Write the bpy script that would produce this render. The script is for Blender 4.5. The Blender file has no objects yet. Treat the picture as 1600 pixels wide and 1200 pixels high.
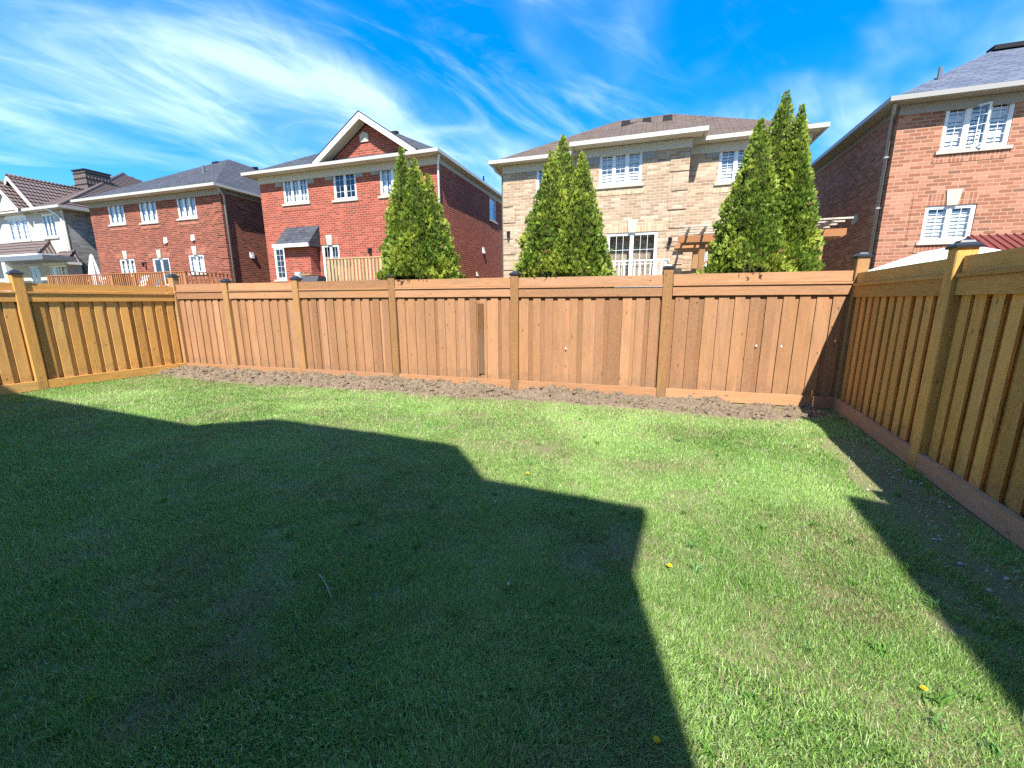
import bpy, math, random
import numpy as np
from mathutils import Vector, Matrix

random.seed(7)
rng = np.random.default_rng(11)
sc = bpy.context.scene
col = sc.collection
RAD = math.radians

# ------------------------------------------------------------------ camera
F_PX, PITCH, ROLL, CAM_H = 640.0, RAD(11.5), RAD(0.2), 1.55
f0 = np.array([0, math.cos(PITCH), -math.sin(PITCH)])
u0 = np.array([0, math.sin(PITCH), math.cos(PITCH)])
r0 = np.array([1.0, 0, 0])
rt = math.cos(ROLL) * r0 - math.sin(ROLL) * u0
up = math.sin(ROLL) * r0 + math.cos(ROLL) * u0
CAM = np.array([0, 0, CAM_H])
cd = bpy.data.cameras.new('camera')
cam = bpy.data.objects.new('camera', cd)
col.objects.link(cam)
cd.sensor_width = 36.0
cd.lens = 36.0 * F_PX / 1600.0
cd.clip_start, cd.clip_end = 0.05, 3000
m = Matrix.Identity(4)
for i in range(3):
    m[i][0], m[i][1], m[i][2], m[i][3] = rt[i], up[i], -f0[i], CAM[i]
cam.matrix_world = m
sc.camera = cam

# ------------------------------------------------------------------ light
SUN_L = Vector((0.07, 0.82, -1.0)).normalized()      # direction the light travels
SUN_EL = math.asin(-SUN_L.z)
SUN_AZ = math.atan2(-SUN_L.x, -SUN_L.y)              # from +Y, clockwise
sd = bpy.data.lights.new('sun', 'SUN')
sd.energy = 2.5
sd.angle = RAD(0.53)
sd.color = (1.0, 0.955, 0.88)
sun = bpy.data.objects.new('sun', sd)
col.objects.link(sun)
sun.rotation_euler = SUN_L.to_track_quat('-Z', 'Y').to_euler()
sun.location = (-2, -20, 30)

w = bpy.data.worlds.new('World')
sc.world = w
w.use_nodes = True
nt = w.node_tree
nt.nodes.clear()
N = nt.nodes.new
sky = N('ShaderNodeTexSky')
sky.sky_type = 'NISHITA'
sky.sun_disc = False
sky.sun_elevation = SUN_EL
sky.sun_rotation = SUN_AZ
sky.altitude = 200
sky.air_density = 0.75
sky.dust_density = 0.0
sky.ozone_density = 4.0
hsv = N('ShaderNodeHueSaturation')
hsv.inputs['Saturation'].default_value = 1.80
hsv.inputs['Hue'].default_value = 0.505
hsv.inputs['Value'].default_value = 0.82
gam = N('ShaderNodeGamma'); gam.inputs['Gamma'].default_value = 0.62
nt.links.new(sky.outputs[0], gam.inputs['Color'])
nt.links.new(gam.outputs[0], hsv.inputs['Color'])
tc = N('ShaderNodeTexCoord')
sep = N('ShaderNodeSeparateXYZ')
nt.links.new(tc.outputs['Generated'], sep.inputs[0])
def wmath(op, a, b=None, clamp=False):
    n = N('ShaderNodeMath'); n.operation = op; n.use_clamp = clamp
    for i, v in enumerate((a, b)):
        if v is None: continue
        if isinstance(v, (int, float)): n.inputs[i].default_value = v
        else: nt.links.new(v, n.inputs[i])
    return n.outputs[0]
zc = wmath('MAXIMUM', sep.outputs['Z'], 0.0)
za = wmath('ADD', zc, 0.22)
cx = wmath('DIVIDE', sep.outputs['X'], za)
cy = wmath('DIVIDE', sep.outputs['Y'], za)
comb = N('ShaderNodeCombineXYZ')
nt.links.new(cx, comb.inputs[0]); nt.links.new(cy, comb.inputs[1])
turn = N('ShaderNodeMapping'); turn.inputs['Rotation'].default_value = (0, 0, RAD(5))
nt.links.new(comb.outputs[0], turn.inputs[0])
def cloud(rot, sx, sy, scale, detail, rough, dist, lo, hi, off):
    mp = N('ShaderNodeMapping'); mp.vector_type = 'TEXTURE'
    mp.inputs['Rotation'].default_value = (0, 0, rot)
    mp.inputs['Scale'].default_value = (sx, sy, 1)
    mp.inputs['Location'].default_value = off
    nt.links.new(turn.outputs[0], mp.inputs[0])
    no = N('ShaderNodeTexNoise')
    no.inputs['Scale'].default_value = scale
    no.inputs['Detail'].default_value = detail
    no.inputs['Roughness'].default_value = rough
    no.inputs['Distortion'].default_value = dist
    nt.links.new(mp.outputs[0], no.inputs['Vector'])
    r = N('ShaderNodeMapRange'); r.interpolation_type = 'SMOOTHSTEP'
    r.inputs['From Min'].default_value = lo; r.inputs['From Max'].default_value = hi
    nt.links.new(no.outputs['Fac'], r.inputs['Value'])
    return r.outputs[0]
big = cloud(RAD(50), 1.3, 1.0, 1.25, 4, 0.5, 0.5, 0.43, 0.68, (5.5, 12.3, 0))
wisp = cloud(RAD(66), 1.9, 1.0, 2.6, 10, 0.60, 0.9, 0.34, 0.76, (1.3, 3.7, 0))
fine = cloud(RAD(40), 2.6, 1.0, 3.4, 9, 0.60, 1.1, 0.47, 0.84, (0.1, 5.2, 0))
c1 = wmath('MULTIPLY', big, wisp)
c2 = wmath('MULTIPLY', fine, 0.62)
c3 = wmath('MULTIPLY', big, 0.18)
cl = wmath('ADD', wmath('ADD', c1, c2), c3, True)
cl = wmath('MULTIPLY', cl, 0.50)
mix = N('ShaderNodeMix'); mix.data_type = 'RGBA'
nt.links.new(cl, mix.inputs['Factor'])
nt.links.new(hsv.outputs[0], mix.inputs[6])
mix.inputs[7].default_value = (2.35, 2.75, 3.4, 1)
bg = N('ShaderNodeBackground')
bg.inputs['Strength'].default_value = 0.15
nt.links.new(mix.outputs[2], bg.inputs['Color'])
wo = N('ShaderNodeOutputWorld')
nt.links.new(bg.outputs[0], wo.inputs['Surface'])

sc.view_settings.view_transform = 'Standard'
sc.view_settings.look = 'None'
sc.view_settings.gamma = 1.0
sc.view_settings.use_curve_mapping = False
sc.view_settings.exposure = 2.2
sc.cycles.max_bounces = 7
sc.cycles.diffuse_bounces = 3
sc.cycles.glossy_bounces = 3
sc.cycles.transparent_max_bounces = 12
sc.cycles.use_denoising = False

# ------------------------------------------------------------------ pixel helpers (1600 x 1200)
def ray(u, v):
    return f0 + rt * (u - 800) / F_PX + up * (600 - v) / F_PX
def ground_at(u, v, z=0.0):
    d = ray(u, v)
    return CAM + d * (z - CAM_H) / d[2]
def on_plane(u, v, p, n):
    d = ray(u, v)
    return CAM + d * ((np.array(p) - CAM) @ np.array(n)) / (d @ np.array(n))

# ------------------------------------------------------------------ value noise for geometry
_tab = rng.random((256, 256))
def vnoise(x, y):
    xi = np.floor(x).astype(int); yi = np.floor(y).astype(int)
    fx = x - xi; fy = y - yi
    fx = fx * fx * (3 - 2 * fx); fy = fy * fy * (3 - 2 * fy)
    a = _tab[xi & 255, yi & 255]; b = _tab[(xi + 1) & 255, yi & 255]
    c = _tab[xi & 255, (yi + 1) & 255]; d = _tab[(xi + 1) & 255, (yi + 1) & 255]
    return (a * (1 - fx) + b * fx) * (1 - fy) + (c * (1 - fx) + d * fx) * fy
def fbm(x, y, o=4):
    s = 0; a = 0.5; t = 0
    for _ in range(o):
        s = s + a * vnoise(x, y); t += a
        x = x * 2.03 + 17.1; y = y * 2.03 + 5.3; a *= 0.5
    return s / t

# ------------------------------------------------------------------ materials
def srgb(r, g, b):
    f = lambda c: (c / 255 / 12.92) if c <= 10 else ((c / 255 + 0.055) / 1.055) ** 2.4
    return (f(r), f(g), f(b), 1)

class M:
    """small node-material helper"""
    def __init__(s, name, rough=0.7, spec=0.3):
        s.m = bpy.data.materials.new(name)
        s.m.use_nodes = True
        s.t = s.m.node_tree
        s.b = s.t.nodes['Principled BSDF']
        s.b.inputs['Roughness'].default_value = rough
        s.b.inputs['Specular IOR Level'].default_value = spec
    def n(s, kind, **kw):
        nd = s.t.nodes.new(kind)
        for k, v in kw.items():
            if k in nd.inputs: s.put(v, nd.inputs[k])
            else: setattr(nd, k, v)
        return nd
    def put(s, v, sock):
        if hasattr(v, 'is_linked') or hasattr(v, 'links'): s.t.links.new(v, sock)
        else: sock.default_value = v
    def uv(s): return s.n('ShaderNodeTexCoord').outputs['UV']
    def obj(s): return s.n('ShaderNodeTexCoord').outputs['Object']
    def map(s, vec, scale=(1, 1, 1), rot=(0, 0, 0), loc=(0, 0, 0)):
        return s.n('ShaderNodeMapping', Vector=vec, Scale=scale, Rotation=rot, Location=loc).outputs[0]
    def noise(s, vec, scale, detail=3, rough=0.5, dist=0):
        return s.n('ShaderNodeTexNoise', Vector=vec, Scale=scale, Detail=detail, Roughness=rough, Distortion=dist).outputs['Fac']
    def range(s, v, a, b, c, d, smooth=False):
        nd = s.n('ShaderNodeMapRange')
        if smooth: nd.interpolation_type = 'SMOOTHSTEP'
        s.put(v, nd.inputs['Value'])
        for k, x in zip(('From Min', 'From Max', 'To Min', 'To Max'), (a, b, c, d)): nd.inputs[k].default_value = x
        return nd.outputs[0]
    def mix(s, f, a, b, blend='MIX'):
        nd = s.n('ShaderNodeMix'); nd.data_type = 'RGBA'; nd.blend_type = blend
        s.put(f, nd.inputs['Factor']); s.put(a, nd.inputs[6]); s.put(b, nd.inputs[7])
        return nd.outputs[2]
    def math(s, op, a, b=0.0, clamp=False):
        nd = s.n('ShaderNodeMath'); nd.operation = op; nd.use_clamp = clamp
        s.put(a, nd.inputs[0]); s.put(b, nd.inputs[1])
        return nd.outputs[0]
    def vadd(s, a, b):
        nd = s.n('ShaderNodeVectorMath'); nd.operation = 'ADD'
        s.put(a, nd.inputs[0]); s.put(b, nd.inputs[1]); return nd.outputs[0]
    def ramp(s, f, stops):
        nd = s.n('ShaderNodeValToRGB')
        e = nd.color_ramp.elements
        while len(e) < len(stops): e.new(0.5)
        for i, (p, c) in enumerate(stops): e[i].position = p; e[i].color = c
        s.put(f, nd.inputs[0]); return nd.outputs[0]
    def rand(s): return s.n('ShaderNodeObjectInfo').outputs['Random']
    def bump(s, h, strength=0.4, dist=0.01):
        s.put(s.n('ShaderNodeBump', Height=h, Strength=strength, Distance=dist).outputs[0], s.b.inputs['Normal'])
    def color(s, c): s.put(c, s.b.inputs['Base Color']); return s

def scl(c, k): return (c[0] * k, c[1] * k, c[2] * k, 1)

def plain(name, c, rough=0.6, spec=0.3, var=0.12, scale=6.0, metal=0.0):
    q = M(name, rough, spec)
    f = q.noise(q.obj(), scale, 5, 0.6)
    q.color(q.mix(f, scl(c, 1 - var), scl(c, 1 + var)))
    q.b.inputs['Metallic'].default_value = metal
    q.bump(f, 0.1, 0.004)
    return q.m

def wood(name, base, horiz=False, var=0.22, dark=0.6):
    q = M(name, 0.78, 0.2)
    uv = q.uv()
    r = q.rand()
    off = q.n('ShaderNodeCombineXYZ', X=q.math('MULTIPLY', r, 91.0), Y=q.math('MULTIPLY', r, 57.0)).outputs[0]
    p = q.vadd(uv, off)
    g = (3.0, 55.0, 1) if horiz else (55.0, 3.0, 1)
    warp = q.noise(q.map(p, (4, 4, 1)), 1.0, 2)
    grain = q.noise(q.map(p, g), 1.0, 5, 0.6, 0.6)
    broad = q.noise(q.map(p, (1.2, 9, 1) if horiz else (9, 1.2, 1)), 1.0, 3, 0.55)
    c = q.mix(q.range(grain, 0.25, 0.75, 0, 1), scl(base, 1 - var * 1.35), scl(base, 1 + var * 1.1))
    c = q.mix(q.range(broad, 0.3, 0.75, 0, 0.7), c, (base[0] * 1.12, base[1] * 0.93, base[2] * 0.8, 1))
    # board to board tone
    c = q.mix(1.0, c, q.ramp(r, [(0.0, (0.66, 0.62, 0.56, 1)), (0.2, (0.88, 0.86, 0.85, 1)), (0.4, (1.0, 0.98, 0.90, 1)), (0.6, (1.06, 1.10, 1.18, 1)), (0.8, (0.92, 0.90, 0.80, 1)), (1.0, (1.25, 1.24, 1.22, 1))]), 'MULTIPLY')
    # knots
    kv = q.n('ShaderNodeTexVoronoi', Vector=q.map(p, (3.4, 8, 1) if horiz else (8, 3.4, 1)), Scale=1.0)
    kd = q.math('ADD', kv.outputs['Distance'], q.math('MULTIPLY', warp, 0.05))
    kn = q.range(kd, 0.07, 0.15, 0.9, 0, True)
    c = q.mix(kn, c, scl(base, dark * 0.6))
    # weathering stains
    st = q.noise(q.map(p, (0.7, 3, 1) if horiz else (3, 0.7, 1)), 1.6, 4, 0.6)
    c = q.mix(q.range(st, 0.50, 0.76, 0, 0.55), c, scl(base, 0.60))
    mott = q.noise(p, 26, 5, 0.7)
    c = q.mix(q.range(mott, 0.46, 0.72, 0, 0.35), c, (base[0] * 1.35, base[1] * 1.42, base[2] * 1.5, 1))
    if not horiz:
        # soil splashed up on the foot of the boards, in ragged patches
        hgt = q.n('ShaderNodeSeparateXYZ', Vector=uv).outputs['Y']
        spl = q.math('SUBTRACT', q.noise(p, 11, 5, 0.65), q.math('MULTIPLY', hgt, 1.1))
        c = q.mix(q.range(spl, 0.22, 0.52, 0, 0.55), c, (0.16, 0.115, 0.075, 1))
    q.color(c)
    q.bump(q.math('SUBTRACT', grain, q.math('MULTIPLY', kn, 0.5)), 0.5, 0.005)
    return q.m

def brick(name, c1, c2, c3, mortar, row=0.098, length=0.30, soldier=False, joint=0.013):
    q = M(name, 0.85, 0.15)
    uv = q.uv()
    v = q.map(uv, (1, 1, 1), (0, 0, math.pi / 2)) if soldier else uv
    jit = q.noise(uv, 7.0, 2)
    b = q.n('ShaderNodeTexBrick', Vector=v, Scale=1.0)
    b.offset = 0.0 if soldier else 0.5
    b.inputs['Brick Width'].default_value = length
    b.inputs['Row Height'].default_value = row
    b.inputs['Mortar Size'].default_value = joint
    b.inputs['Mortar Smooth'].default_value = 0.2
    b.inputs['Bias'].default_value = 0.0
    b.inputs['Color1'].default_value = (0, 0, 0, 1)
    b.inputs['Color2'].default_value = (1, 1, 1, 1)
    b.inputs['Mortar'].default_value = (0.5, 0.5, 0.5, 1)
    tone = b.outputs['Color']
    c = q.ramp(tone, [(0.0, c3), (0.16, scl(c1, 0.85)), (0.45, c1), (0.7, c2), (1.0, (c2[0] * 1.28, c2[1] * 1.34, c2[2] * 1.4, 1))])
    patch = q.noise(uv, 0.55, 3, 0.6)
    c = q.mix(q.range(patch, 0.35, 0.7, 0, 0.22), c, scl(c1, 0.8))
    fine = q.noise(uv, 38.0, 4, 0.65)
    c = q.mix(q.range(fine, 0.3, 0.7, 0, 0.4), c, scl(c1, 0.78))
    c = q.mix(b.outputs['Fac'], c, q.mix(jit, scl(mortar, 0.9), scl(mortar, 1.08)))
    q.color(c)
    q.bump(q.math('SUBTRACT', q.math('MULTIPLY', fine, 0.25), b.outputs['Fac']), 0.45, 0.012)
    return q.m

def shingle(name, a, b_, row=0.17, length=0.36):
    q = M(name, 0.9, 0.15)
    uv = q.uv()
    b = q.n('ShaderNodeTexBrick', Vector=uv, Scale=1.0)
    b.offset = 0.37
    b.inputs['Brick Width'].default_value = length
    b.inputs['Row Height'].default_value = row
    b.inputs['Mortar Size'].default_value = 0.016
    b.inputs['Mortar Smooth'].default_value = 0.4
    b.inputs['Color1'].default_value = a
    b.inputs['Color2'].default_value = b_
    b.inputs['Mortar'].default_value = scl(a, 0.35)
    f = q.noise(uv, 30, 4, 0.7)
    pt = q.noise(uv, 1.1, 3)
    c = q.mix(q.range(f, 0.3, 0.7, 0, 0.45), b.outputs['Color'], scl(a, 0.7))
    c = q.mix(q.range(pt, 0.35, 0.7, 0, 0.3), c, b_)
    q.color(c)
    q.bump(q.math('SUBTRACT', q.math('MULTIPLY', f, 0.4), b.outputs['Fac']), 0.6, 0.012)
    return q.m

def leafy(name, trans=0.3):
    q = M(name, 0.5, 0.28)
    a = q.n('ShaderNodeVertexColor'); a.layer_name = 'Col'
    q.color(a.outputs['Color'])
    tr = q.n('ShaderNodeBsdfTranslucent', Color=a.outputs['Color'])
    mx = q.n('ShaderNodeMixShader'); mx.inputs[0].default_value = trans
    q.t.links.new(q.b.outputs[0], mx.inputs[1]); q.t.links.new(tr.outputs[0], mx.inputs[2])
    q.t.links.new(mx.outputs[0], q.t.nodes['Material Output'].inputs['Surface'])
    return q.m

MT = {}
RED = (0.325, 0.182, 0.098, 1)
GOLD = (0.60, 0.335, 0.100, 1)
MT['red_v'] = wood('stained_wood_red', RED)
MT['red_h'] = wood('stained_wood_red_rail', scl(RED, 1.12), True)
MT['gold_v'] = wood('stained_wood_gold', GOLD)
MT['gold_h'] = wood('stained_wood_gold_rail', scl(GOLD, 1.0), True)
MT['pink_h'] = wood('pale_pink_bottom_board', (0.46, 0.285, 0.185, 1), True)
MT['gold_p'] = wood('stained_wood_gold_post', scl(GOLD, 0.92), var=0.25)
MT['post'] = wood('stained_wood_post', (0.34, 0.198, 0.088, 1), var=0.25)
MT['deck'] = wood('deck_wood', (0.36, 0.17, 0.075, 1))
MT['deck_h'] = wood('deck_wood_rail', (0.36, 0.17, 0.075, 1), True)
MT['pale_wood'] = wood('pale_wood', (0.40, 0.30, 0.17, 1))
MT['pale_wood_h'] = wood('pale_wood_rail', (0.40, 0.30, 0.17, 1), True)
MT['grey_wood_h'] = wood('weathered_grey_wood', (0.42, 0.37, 0.31, 1), True)
MT['cap'] = plain('black_cap', (0.022, 0.024, 0.028, 1), 0.35, 0.5)
MT['white'] = plain('white_vinyl', (0.68, 0.68, 0.67, 1), 0.45, 0.4, 0.04)
MT['trim'] = plain('beige_trim', (0.480, 0.440, 0.368, 1), 0.6, 0.3, 0.05)
MT['trim_grey'] = plain('taupe_trim', (0.272, 0.248, 0.216, 1), 0.6, 0.3, 0.05)
MT['gutter'] = plain('gutter_metal', (0.416, 0.392, 0.344, 1), 0.4, 0.5, 0.05)
MT['gutter_grey'] = plain('gutter_metal_grey', (0.288, 0.272, 0.248, 1), 0.4, 0.5, 0.06)
MT['stone'] = plain('cast_stone', (0.416, 0.384, 0.320, 1), 0.85, 0.2, 0.10, 14)
MT['stucco'] = plain('white_stucco', (0.424, 0.400, 0.368, 1), 0.9, 0.1, 0.06, 20)
MT['black'] = plain('black_plastic', (0.016, 0.016, 0.017, 1), 0.7, 0.15)
MT['charcoal'] = plain('charcoal_cover', (0.055, 0.058, 0.065, 1), 0.7, 0.3)
MT['grey_metal'] = plain('grey_metal', (0.34, 0.35, 0.36, 1), 0.4, 0.5)
MT['slate_metal'] = plain('slate_metal', (0.12, 0.135, 0.155, 1), 0.5, 0.4)
MT['room'] = plain('room_dark', (0.09, 0.085, 0.08, 1), 0.9, 0.1)
MT['curtain'] = plain('white_curtain', (0.72, 0.72, 0.73, 1), 0.9, 0.1, 0.05)
MT['canvas'] = plain('white_canvas', (0.78, 0.78, 0.77, 1), 0.85, 0.1, 0.04)
MT['red_metal'] = plain('red_ribbed_metal', (0.15, 0.032, 0.024, 1), 0.6, 0.4)
MT['blue_rail'] = plain('pale_painted_rail', (0.62, 0.68, 0.72, 1), 0.5, 0.3, 0.05)
MT['bark'] = plain('bark', (0.13, 0.085, 0.055, 1), 0.95, 0.1, 0.4, 18)
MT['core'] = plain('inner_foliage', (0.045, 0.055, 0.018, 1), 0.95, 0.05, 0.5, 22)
MT['b_red'] = brick('brick_red', (0.282, 0.057, 0.034, 1), (0.337, 0.079, 0.047, 1), (0.149, 0.056, 0.041, 1), (0.361, 0.177, 0.130, 1))
MT['s_red'] = brick('brick_red_soldier', (0.314, 0.069, 0.043, 1), (0.353, 0.089, 0.053, 1), (0.259, 0.066, 0.044, 1), (0.376, 0.203, 0.154, 1), soldier=True)
MT['b_brown'] = brick('brick_brown', (0.177, 0.045, 0.026, 1), (0.251, 0.068, 0.039, 1), (0.060, 0.029, 0.023, 1), (0.294, 0.159, 0.115, 1))
MT['s_brown'] = brick('brick_brown_soldier', (0.259, 0.071, 0.040, 1), (0.320, 0.102, 0.058, 1), (0.190, 0.051, 0.032, 1), (0.363, 0.210, 0.156, 1), soldier=True)
MT['b_tan'] = brick('brick_tan', (0.361, 0.253, 0.166, 1), (0.445, 0.325, 0.221, 1), (0.251, 0.157, 0.104, 1), (0.419, 0.334, 0.243, 1))
MT['s_tan'] = brick('brick_tan_soldier', (0.453, 0.306, 0.185, 1), (0.503, 0.354, 0.228, 1), (0.369, 0.233, 0.141, 1), (0.503, 0.386, 0.265, 1), soldier=True)
MT['b_coral'] = brick('brick_coral', (0.307, 0.121, 0.071, 1), (0.393, 0.179, 0.108, 1), (0.183, 0.091, 0.062, 1), (0.375, 0.242, 0.166, 1), row=0.105, length=0.32)
MT['s_coral'] = brick('brick_coral_soldier', (0.307, 0.121, 0.071, 1), (0.375, 0.167, 0.097, 1), (0.231, 0.099, 0.064, 1), (0.375, 0.242, 0.166, 1), soldier=True)
MT['b_stone'] = brick('grey_split_stone', (0.288, 0.264, 0.232, 1), (0.368, 0.344, 0.304, 1), (0.200, 0.184, 0.160, 1), (0.336, 0.320, 0.288, 1), row=0.13, length=0.34)
MT['r_grey'] = shingle('shingle_grey', (0.046, 0.050, 0.061, 1), (0.084, 0.090, 0.106, 1))
MT['r_blue'] = shingle('shingle_blue_grey', (0.076, 0.090, 0.124, 1), (0.136, 0.156, 0.204, 1), 0.19, 0.4)
MT['r_brown'] = shingle('shingle_brown', (0.100, 0.074, 0.059, 1), (0.152, 0.116, 0.094, 1))
MT['foliage'] = leafy('cedar_foliage', 0.33)
MT['grass'] = leafy('grass_blades', 0.40)
MT['straw'] = leafy('straw_bits', 0.1)

def glass(name):
    q = M(name, 0.03, 0.5)
    gl = q.n('ShaderNodeBsdfGlossy', Color=(0.92, 0.95, 1.0, 1), Roughness=0.02)
    tr = q.n('ShaderNodeBsdfTransparent', Color=(0.93, 0.95, 0.96, 1))
    lw = q.n('ShaderNodeLayerWeight', Blend=0.5)
    mx = q.n('ShaderNodeMixShader')
    q.put(q.math('ADD', q.math('MULTIPLY', q.math('POWER', lw.outputs['Facing'], 4.0), 0.6), 0.045), mx.inputs[0])
    q.t.links.new(tr.outputs[0], mx.inputs[1]); q.t.links.new(gl.outputs[0], mx.inputs[2])
    q.t.links.new(mx.outputs[0], q.t.nodes['Material Output'].inputs['Surface'])
    return q.m
MT['glass'] = glass('window_glass')

def tile_metal():
    q = M('brown_metal_tile', 0.6, 0.3)
    uv = q.uv()
    wv = q.n('ShaderNodeTexWave', Vector=uv, Scale=1.6)
    wv.wave_profile = 'SIN'; wv.bands_direction = 'X'
    n = q.noise(uv, 6, 4)
    q.color(q.mix(n, (0.10, 0.072, 0.064, 1), (0.17, 0.125, 0.112, 1)))
    q.bump(wv.outputs['Fac'], 0.9, 0.05)
    return q.m
MT['tile'] = tile_metal()

def soil_mat():
    q = M('dark_soil', 0.95, 0.1)
    o = q.obj()
    a = q.noise(o, 9, 6, 0.7); b = q.noise(o, 60, 5, 0.7)
    c = q.mix(q.range(a, 0.3, 0.7, 0, 1), (0.100, 0.072, 0.050, 1), (0.225, 0.168, 0.116, 1))
    c = q.mix(q.range(b, 0.45, 0.75, 0, 0.8), c, (0.31, 0.245, 0.172, 1))
    q.color(c); q.bump(b, 0.8, 0.02)
    return q.m
MT['soil'] = soil_mat()

def ground_mat():
    q = M('lawn_soil_and_thatch', 0.95, 0.05)
    o = q.obj()
    a = q.noise(o, 1.3, 5, 0.6); b = q.noise(o, 45, 5, 0.7)
    c = q.mix(q.range(b, 0.3, 0.7, 0, 1), (0.15, 0.125, 0.07, 1), (0.29, 0.24, 0.15, 1))
    c = q.mix(q.range(a, 0.35, 0.7, 0.1, 0.5), c, (0.14, 0.20, 0.055, 1))
    q.color(c); q.bump(b, 0.8, 0.02)
    return q.m
MT['ground'] = ground_mat()

# ------------------------------------------------------------------ mesh builder
class MB:
    def __init__(s, off=(0, 0, 0)):
        s.v = []; s.f = []; s.o = off
    def p(s, *pts):
        i = len(s.v); s.v += [tuple(q) for q in pts]; return list(range(i, i + len(pts)))
    def poly(s, *pts): s.f.append(s.p(*pts))
    def hexa(s, b, t):
        """b, t: four corners of bottom and top, counter-clockwise seen from above"""
        i = s.p(*b, *t)
        s.f += [[i[3], i[2], i[1], i[0]], [i[4], i[5], i[6], i[7]]]
        for k in range(4):
            j = (k + 1) % 4
            s.f.append([i[k], i[j], i[4 + j], i[4 + k]])
        return s
    def box(s, x0, x1, y0, y1, z0, z1):
        return s.hexa([(x0, y0, z0), (x1, y0, z0), (x1, y1, z0), (x0, y1, z0)], [(x0, y0, z1), (x1, y0, z1), (x1, y1, z1), (x0, y1, z1)])
    def bbox(s, x0, x1, y0, y1, z0, z1, c=0.006):
        """box with its four upright edges chamfered"""
        ring = [(x0 + c, y0), (x1 - c, y0), (x1, y0 + c), (x1, y1 - c), (x1 - c, y1), (x0 + c, y1), (x0, y1 - c), (x0, y0 + c)]
        return s.prism(ring, z0, z1)
    def prism(s, ring, z0, z1):
        n = len(ring)
        i = s.p(*[(x, y, z0) for x, y in ring], *[(x, y, z1) for x, y in ring])
        s.f.append(i[:n][::-1]); s.f.append(i[n:])
        for k in range(n):
            j = (k + 1) % n
            s.f.append([i[k], i[j], i[n + j], i[n + k]])
        return s
    def prism_y(s, ring, y0, y1):
        """ring of (x,z), counter-clockwise seen from -y"""
        n = len(ring)
        i = s.p(*[(x, y0, z) for x, z in ring], *[(x, y1, z) for x, z in ring])
        s.f.append(i[:n]); s.f.append(i[n:][::-1])
        for k in range(n):
            j = (k + 1) % n
            s.f.append([i[j], i[k], i[n + k], i[n + j]])
        return s
    def tube(s, pts, r, n=8):
        pts = [Vector(q) for q in pts]
        rings = []
        for k, q in enumerate(pts):
            d = (pts[min(k + 1, len(pts) - 1)] - pts[max(k - 1, 0)]).normalized()
            a = d.cross(Vector((0, 0, 1)))
            if a.length < 1e-3: a = Vector((1, 0, 0))
            a.normalize(); b = d.cross(a)
            rr = r[k] if isinstance(r, (list, tuple)) else r
            rings.append(s.p(*[q + (a * math.cos(t) + b * math.sin(t)) * rr for t in [2 * math.pi * j / n for j in range(n)]]))
        for A, B in zip(rings, rings[1:]):
            for j in range(n):
                k = (j + 1) % n
                s.f.append([A[j], B[j], B[k], A[k]])
        s.f.append(rings[0]); s.f.append(rings[-1][::-1])
        return s
    def build(s, name, mat, parent=None, smooth=False, **props):
        me = bpy.data.meshes.new(name)
        me.from_pydata([(x - s.o[0], y - s.o[1], z - s.o[2]) for x, y, z in s.v], [], s.f)
        me.update()
        set_uv(me)
        me.materials.append(MT[mat])
        if smooth: me.shade_smooth()
        return link(name, me, parent, **props)

def set_uv(me):
    uvl = me.uv_layers.new(name='UVMap')
    out = np.empty(len(me.loops) * 2)
    vs = me.vertices
    for p in me.polygons:
        n = p.normal
        if abs(n.z) > 0.98 or n.length < 1e-6: t = Vector((1, 0, 0)); b = Vector((0, 1, 0))
        else:
            t = Vector((-n.y, n.x, 0)).normalized(); b = n.cross(t)
        for li in p.loop_indices:
            c = vs[me.loops[li].vertex_index].co
            out[2 * li] = c.dot(t); out[2 * li + 1] = c.dot(b)
    uvl.data.foreach_set('uv', out)

def link(name, me, parent=None, **props):
    o = bpy.data.objects.new(name, me)
    col.objects.link(o)
    if parent is not None: o.parent = parent
    for k, v in props.items(): o[k] = v
    return o

def thing(name, label, cat, loc=(0, 0, 0), rz=0.0, group=None):
    o = bpy.data.objects.new(name, None)
    o.empty_display_size = 0.2
    col.objects.link(o)
    o.location = loc; o.rotation_euler = (0, 0, rz)
    o['label'] = label; o['category'] = cat
    if group: o['group'] = group
    return o

def big_mesh(name, verts, tris, cols, mat, parent=None, **props):
    me = bpy.data.meshes.new(name)
    nv, nt_ = len(verts), len(tris)
    me.vertices.add(nv); me.vertices.foreach_set('co', verts.astype(np.float32).ravel())
    me.loops.add(nt_ * 3); me.loops.foreach_set('vertex_index', tris.astype(np.int32).ravel())
    me.polygons.add(nt_)
    me.polygons.foreach_set('loop_start', np.arange(0, nt_ * 3, 3, dtype=np.int32))
    me.polygons.foreach_set('loop_total', np.full(nt_, 3, dtype=np.int32))
    me.update(calc_edges=True)
    if cols is not None:
        ca = me.color_attributes.new('Col', 'FLOAT_COLOR', 'POINT')
        c4 = np.ones((nv, 4), np.float32); c4[:, :3] = cols
        ca.data.foreach_set('color', c4.ravel())
    me.materials.append(MT[mat])
    return link(name, me, parent, **props)

# ================================================================== GROUND
g = MB(); R_ = 900.0
ng = 24
for i in range(ng):
    for j in range(ng):
        xs = lambda k: math.copysign(abs(2 * k / ng - 1) ** 2.5, 2 * k / ng - 1) * R_
        g.poly((xs(i), xs(j), 0), (xs(i + 1), xs(j), 0), (xs(i + 1), xs(j + 1), 0), (xs(i), xs(j + 1), 0))
g.build('ground', 'ground', kind='structure')

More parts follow.
